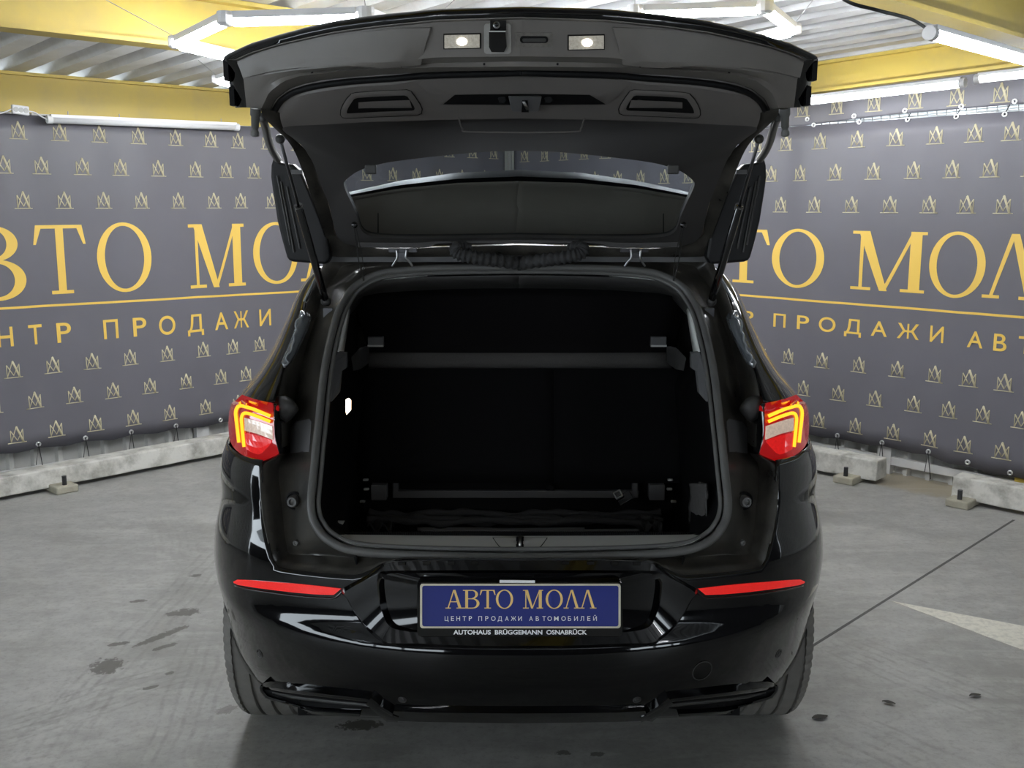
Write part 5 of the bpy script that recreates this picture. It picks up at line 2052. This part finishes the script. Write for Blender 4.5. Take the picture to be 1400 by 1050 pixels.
# rails on the hinge edge
r_a = crom([PX(*q) for q in ((490, 334.5, 3.12), (540, 335, 3.12), (582, 334.5, 3.12), (602, 329.5, 3.12), (650, 329, 3.12), (GC, 329, 3.12))], 4)
mb = MB().grid([[p + Vector((0, 0.01, 0.008)) for p in r_a], [p + Vector((0, -0.004, 0.007)) for p in r_a], [p + Vector((0, -0.006, -0.007)) for p in r_a], [p + Vector((0, 0.012, -0.009)) for p in r_a]])
mb.mirror().merged()
gp(mb, 'hinge_trim', M['dish'], smooth=True, angle=40)
mb = MB()
c_ = PX(GC, 345.5, 3.19)
mb.box(Vector((X0, 3.19, c_.z)), (1.02, 0.02, 0.006))
mb.box(Vector((X0, 3.20, PX(GC, 353, 3.2).z)), (1.20, 0.02, 0.022))
gp(mb, 'hinge_rail', M['greyplastic'])

# rear glass and the spoiler seen through it
off_ = Vector((0, 0.012, 0.008))
cc = Vector((X0, 2.945, PX(GC, 262, 2.945).z)) + off_
ringp = [q + off_ for q in wpp] + [mir(q) + off_ for q in reversed(wpp[1:-1])]
cW = sum(ringp, Vector()) / len(ringp)
mb = MB()
rws = []
for f in (1.03, 0.75, 0.5, 0.25):
    rws.append([cW.lerp(p, f) for p in ringp])
mb.grid(rws, close_u=True)
n = len(ringp)
mb.add([cW], [])
b_ = 3 * n
mb.f += [(b_ + i, b_ + (i + 1) % n, 4 * n) for i in range(n)]
gp(mb, 'rear_window', M['glass'], smooth=True)
for x, y in ((507, 231.5), (2 * GC - 507, 231.5)):
    bevel(gp(MB().box(PX(x, y, 2.84), (0.032, 0.012, 0.026)), 'window_clip', M['plastic']), 0.004)
SP = [[(GC, 232, 3.15), (626, 236, 3.15), (547, 247, 3.15), (475, 263, 3.15), (430, 275, 3.15)],
      [(GC, 241, 3.12), (626, 244.5, 3.12), (547, 253, 3.12), (475, 267, 3.12), (430, 278, 3.12)],
      [(GC, 247.5, 3.135), (626, 250, 3.135), (547, 257.5, 3.135), (475, 270, 3.135), (430, 280, 3.135)],
      [(GC, 252, 3.16), (626, 255, 3.16), (547, 261, 3.16), (475, 273, 3.16), (430, 283, 3.16)],
      [(GC, 285, 3.185), (626, 286, 3.185), (547, 289, 3.185), (475, 295, 3.185), (430, 300, 3.185)],
      [(GC, 332, 3.20), (626, 332, 3.20), (547, 332, 3.20), (475, 333, 3.20), (430, 333, 3.20)]]
sp_ = [grow(r, 24) for r in SP]
mb = MB().grid([[p + Vector((0, 0.03, 0.0)) for p in sp_[0]]] + sp_[:3])
mb.mirror().merged()
gp(mb, 'spoiler_edge', M['finplastic'], smooth=True, angle=50)
mb = MB().grid(sp_[2:])
mb.mirror().merged()
SPB = mb.bvh()
so = gp(mb, 'spoiler', M['spoil'], smooth=True, angle=50)
solid(so, 0.012, 0)
for x in (517, 2 * GC - 517 - 3):
    gp(MB().tube([PX(x, 262 + 66 * k / 6, interp([(262, 3.152), (285, 3.178), (330, 3.193)], 262 + 66 * k / 6)) for k in range(7)], 0.002, 5), 'spoiler_seam', M['dark'])
for sgn in (0, 1):
    fin = [(374, 214), (370.5, 226), (370, 242), (373, 265), (379, 303), (386, 331), (392, 352), (395, 356), (400, 358), (425, 360), (446, 361.5), (452, 352), (448, 325), (438, 297), (424, 262), (412, 235), (400, 224), (384, 222), (379, 217)]
    fo_ = [PX(x, y, 3.12) for x, y in fin]
    fm = MB().prism(fo_, (0, 0.05, 0.0))
    f_ = put(fm, 'spoiler_side', M['finplastic'], gate)
    bevel(f_, 0.008, 3)
    rb = MB()
    for x0, y0, x1, y1 in ((384, 248, 402, 345), (379, 240, 397, 335), (392, 255, 410, 340)):
        rb.tube([PX(x0, y0, 3.115), PX(x1, y1, 3.115)], 0.003, 6)
    put(rb, 'fin_ribs', M['plastic'], f_)
    put(MB().tube(crom([PX(358, 160, 2.66), PX(363, 174, 2.75), PX(367, 192, 2.85), PX(373, 207, 2.95), PX(380, 218, 3.05)], 5), 0.011, 8), 'wiring_hose', M['rubber'], gate, smooth=True)
    put(MB().box(PX(406, 235, 2.95), (0.03, 0.01, 0.012)), 'frame_clip', M['greyplastic'], gate)
    # gas strut from the gate frame down to the body
    a_, b_, c_ = PX(383, 190, 2.76), PX(408, 281, 2.94), PX(445.5, 412, 3.09)
    stt = put(MB().tube([b_, b_ + (c_ - b_) * 0.02, b_ + (c_ - b_) * 0.03, c_], [0.010, 0.010, 0.0115, 0.0115], 14), 'gas_strut', M['gloss'], CAR, smooth=True, angle=40)
    put(MB().tube([a_, b_], 0.0045, 10), 'strut_rod', M['darkmetal'], stt, smooth=True)
    put(MB().tube([b_, b_ + (b_ - a_) * 0.07], 0.0125, 12), 'strut_collar', M['rubber'], stt, smooth=True, angle=40)
    put(MB().lathe([(0.0, 0.012), (0.009, 0.010), (0.013, 0.0), (0.009, -0.010), (0.0, -0.012)], a_, (0, 1, 0), 14), 'ball_joint', M['plastic'], stt, smooth=True)
    put(MB().lathe([(0.0, 0.014), (0.010, 0.012), (0.016, 0.0), (0.010, -0.012), (0.0, -0.014)], c_, (0, 1, 0), 14), 'ball_joint', M['plastic'], stt, smooth=True)
    put(MB().box(PX(449, 430, 3.09), (0.028, 0.02, 0.04)), 'strut_bracket', M['darkmetal'], CAR)
    # lift cord of the parcel shelf with its stud
    st_ = put(MB().lathe([(0.0, 0.012), (0.009, 0.010), (0.010, 0.004), (0.005, 0.0)], PX(485, 307, 3.02), (0, -1, -0.2), 14), 'cord_stud', M['gloss'], CAR, smooth=True)
    put(MB().tube(crom([PX(484, 309, 3.01), PX(487, 332, 3.04), PX(490, 355, 3.06), PX(497, 384, 3.10)], 5), 0.0018, 5), 'lift_cord', M['cable'], st_)
    put(MB().tube(crom([PX(486, 309, 3.01), PX(492, 335, 3.05), PX(496, 358, 3.08), PX(498, 384, 3.10)], 5), 0.0012, 5), 'lift_cord', M['cable'], st_)
    # hinge: plate with two splayed bright arms
    hx = 549
    hg = put(MB().box(PX(hx + 2, 342, 3.15), (0.085, 0.02, 0.012)).box(PX(hx, 349, 3.14), (0.026, 0.016, 0.016)), 'gate_hinge', M['darkmetal'], CAR)
    ha = MB()
    for q in (-1, 1):
        ha.tube(crom([PX(hx + q * 7, 341, 3.13), PX(hx + q * 6, 352, 3.13), PX(hx + q * 10 + 1, 358, 3.135), PX(hx + q * 14 + 1, 364, 3.14)], 4), 0.0035, 8)
    put(ha, 'hinge_arms', M['metal'], hg, smooth=True)
    # handles
    hc = 520.5
    def hpix(x):
        return 2 * GC - x - 4 if sgn else x
    OUT_ = [(465.5, 157), (466, 150), (469, 143), (474, 135), (480, 128.5), (487, 126.8), (520, 124.5), (556, 123), (562, 125), (568, 133), (574, 142), (577, 149), (576, 155), (570, 157.5), (520, 159.5), (475, 161.5), (468, 160.5)]
    MID_ = [(469, 156), (469.5, 150), (472, 144), (476.5, 136.5), (482, 131), (488, 129.5), (520, 127.3), (555, 125.8), (560, 128), (566, 135), (571, 143), (573, 149), (572, 153), (568, 154.5), (520, 156.5), (476, 158.8), (470.5, 158)]
    INN_ = [(474, 154), (474.5, 151), (476, 147.5), (480, 141), (484, 135.5), (489, 133.8), (520, 131.8), (553, 130.5), (557, 132), (562, 139), (566, 145.5), (567, 148.5), (566, 150.5), (563, 151.3), (520, 152.8), (478, 155), (475, 155)]
    def hp_(lst, o_):
        return [onr(HB, hpix(x), y, o_) for x, y in lst]
    gp(MB().grid([hp_(OUT_, 0.0), hp_(OUT_, 0.003), hp_(MID_, 0.007), hp_(INN_, 0.007), hp_(INN_, 0.0015)], close_u=True), 'pull_handle', M['gatetrim'], smooth=True, angle=35)
    gp(MB().tube(hp_(OUT_, 0.001), 0.0016, 6, closed=True), 'handle_gap', M['dark'])
    pocket = MB()
    pts_ = hp_(INN_, 0.002)
    pocket.add(pts_, [tuple(range(len(pts_)))])
    gp(pocket, 'handle_pocket', M['dark'])
    gp(band_r(HB, [(hpix(490), 140), (hpix(505), 138.8), (hpix(560), 136.8)], [(hpix(490), 148.3), (hpix(505), 148), (hpix(563), 147.5)], 8, 0.006, 0.004), 'handle_bar', M['gatetrim'], smooth=True, angle=40)

# latch scoop and latch
SO = [(571, 114), (578, 110.5), (588, 108.6), (650, 107), (GC, 106.5), (780, 107), (838, 108.6), (848, 110.5), (858, 116), (846, 130), (832, 143.5), (GC, 144.5), (602, 143.5), (586, 129)]
SI = [(600, 118), (605, 115), (613, 113), (655, 111.5), (GC, 111), (772, 111.5), (812, 113), (820, 115), (828, 119), (818, 129), (806, 138), (GC, 139), (622, 138), (612, 129)]
SM = [(612, 131), (620, 130), (632, 128.5), (660, 127.5), (GC, 127), (768, 127.5), (795, 128.5), (808, 130), (816, 131), (812, 135), (804, 139), (GC, 140), (624, 139), (616, 135)]
mb = MB().grid([[onr(HB, x, y, 0.004) for x, y in SO], [onr(HB, x, y, 0.0045) for x, y in [(x + (713 - x) * 0.012, y + (126 - y) * 0.06) for x, y in SO]], [onr(HB, x, y, 0.012) for x, y in SM]], close_u=True)
mb.f.append(tuple(range(28, 42)))
gp(mb, 'latch_scoop', M['gatetrim'], smooth=True, angle=30)
gp(MB().prism([onr(HB, x, y, 0.0135) for x, y in ((622, 129.5), (GC, 128.5), (806, 129.5), (828, 142.5), (GC, 143.5), (606, 142.5))], (0, 0.006, 0)), 'scoop_floor', M['dark'])
lt = gp(MB().prism([onr(HB, x, y, 0.030) for x, y in ((695, 132.5), (740.5, 132.5), (737, 151), (734, 153), (702, 153), (699.5, 151))], (0, 0.03, 0.01)), 'gate_latch', M['greyplastic'])
bevel(lt, 0.002)
gp(MB().prism([onr(HB, x, y, 0.031) for x, y in ((714, 137), (721.5, 137), (723, 153.5), (713, 153.5))], (0, 0.004, 0)), 'latch_slot', M['dark'], lt)
gp(MB().tube([onr(HB, 716, 139, 0.034), onr(HB, 719, 145, 0.036), onr(HB, 721, 149, 0.036)], 0.0038, 8), 'latch_claw', M['metal'], lt, smooth=True)
for x in (687, 750):
    c_ = onr(HB, x, 135.5, 0.012)
    gp(MB().lathe([(0.011, 0.0), (0.011, 0.006), (0.008, 0.008), (0.0, 0.008)], c_, (0, -1, -0.3), 6), 'latch_bolt', M['dark'], lt)
for x0, y0, x1, y1 in ((627, 162.5, 800, 162.5),):
    gp(MB().tube(crom([onr(HB, 627, 161, 0.0), PX(632, 176, 2.69), PX(640, 180, 2.70), PX(713, 181, 2.70), PX(785, 180, 2.70), PX(794, 176, 2.69), onr(HB, 799, 161, 0.0)], 5), 0.002, 6), 'access_panel_edge', M['gatetrim'], smooth=True)

# plate lamps, camera and release switch on the lower edge
for (x0, y0, x1, y1) in ((608, 46.5, 656, 65.5), (777.5, 48, 825, 67)):
    lo_ = [(x0, y0 + 1), (x1, y0), (x1, y1 - 1), (x0, y1)]
    fr_ = gp(inlay(GB, [(x0 - 1.5, y0 - 0.5), (x1 + 1.5, y0 - 1.5), (x1 + 1.5, y1 + 0.5), (x0 - 1.5, y1 + 1.5)], 0.003, 0.006), 'plate_lamp', M['dark'])
    gp(inlay(GB, lo_, 0.005, 0.004), 'lamp_lens', M['lamplens'], fr_)
    xm = x0 + (x1 - x0) * (0.5 if x0 < 700 else 0.52)
    ym = (y0 + y1) / 2
    gp(inlay(GB, [(xm + 7.0 * math.cos(a), ym + 5.0 * math.sin(a)) for a in [2 * math.pi * k / 14 for k in range(14)]], 0.0062, 0.003), 'bulb', M['platelamp'], fr_)
cf = gp(inlay(GB, rrect(662, 32, 699, 73, 4), 0.004, 0.006), 'camera_bezel', mat('worn_bezel', (0.34, 0.33, 0.31), 0.5, noise=0.3, nscale=60))
bd = [(670, 26.5), (692, 26.5), (692.5, 40), (693.5, 62), (690, 69), (673, 69), (669.5, 62), (670, 40)]
bd_f = [on(GB, x, y, 0.022 if y < 45 else 0.014) for x, y in bd]
bd_b = [on(GB, x, y, 0.002) for x, y in bd]
cm_ = MB().grid([bd_b, bd_f], close_u=True)
cm_.f.append(tuple(range(8, 16)))
cb2 = gp(cm_, 'reversing_camera', M['gloss'], cf)
c_ = on(GB, 680.5, 31, 0.023)
gp(MB().lathe([(0.0075, 0.0), (0.0075, 0.004), (0.006, 0.005), (0.0052, 0.003), (0.0035, 0.003), (0.0, 0.0045)], c_, (0, -1, 0.1), 18), 'camera_lens', M['metal'], cf, smooth=True, angle=30)
gp(MB().lathe([(0.0046, 0.0), (0.0046, 0.0045), (0.0, 0.006)], c_, (0, -1, 0.1), 16), 'lens_glass', M['sideglass'], cf, smooth=True)
gp(MB().tube([on(GB, 670, 40, 0.0205), on(GB, 692.5, 40, 0.0205)], 0.0018, 6), 'camera_shutter_line', M['sill'], cf)
sw = gp(inlay(GB, rrect(704, 44.5, 756, 64, 2), 0.003, 0.005), 'release_switch', mat('worn_switch', (0.15, 0.14, 0.125), 0.6, noise=0.6, nscale=90))
gp(inlay(GB, rrect(711, 49, 749, 58, 4), 0.005, 0.003), 'switch_slot', M['dark'], sw)
gp(inlay(GB, rrect(714, 51.5, 746, 56.5, 2), 0.006, 0.002), 'switch_pad', M['plastic'], sw)

# wiring bellows between roof and gate
for x0, x1, s_ in ((618, 700, 1), (802, 735, -1)):
    pts = crom([PX(x0 + 22 * s_, 338, 3.13), PX(x0 + 6 * s_, 340, 3.10), PX(x0 + 10 * s_, 347, 3.09), PX(x0 + 32 * s_, 352, 3.09), PX(x0 + 62 * s_, 356, 3.11), PX(x0 + 92 * s_, 360, 3.15)], 14)
    rr = [0.019 + 0.0035 * math.sin(k * 1.55) for k in range(len(pts))]
    put_ = MB().tube(pts, rr, 12)
    put_.build('wiring_bellows', M['net'], CAR, smooth=True)
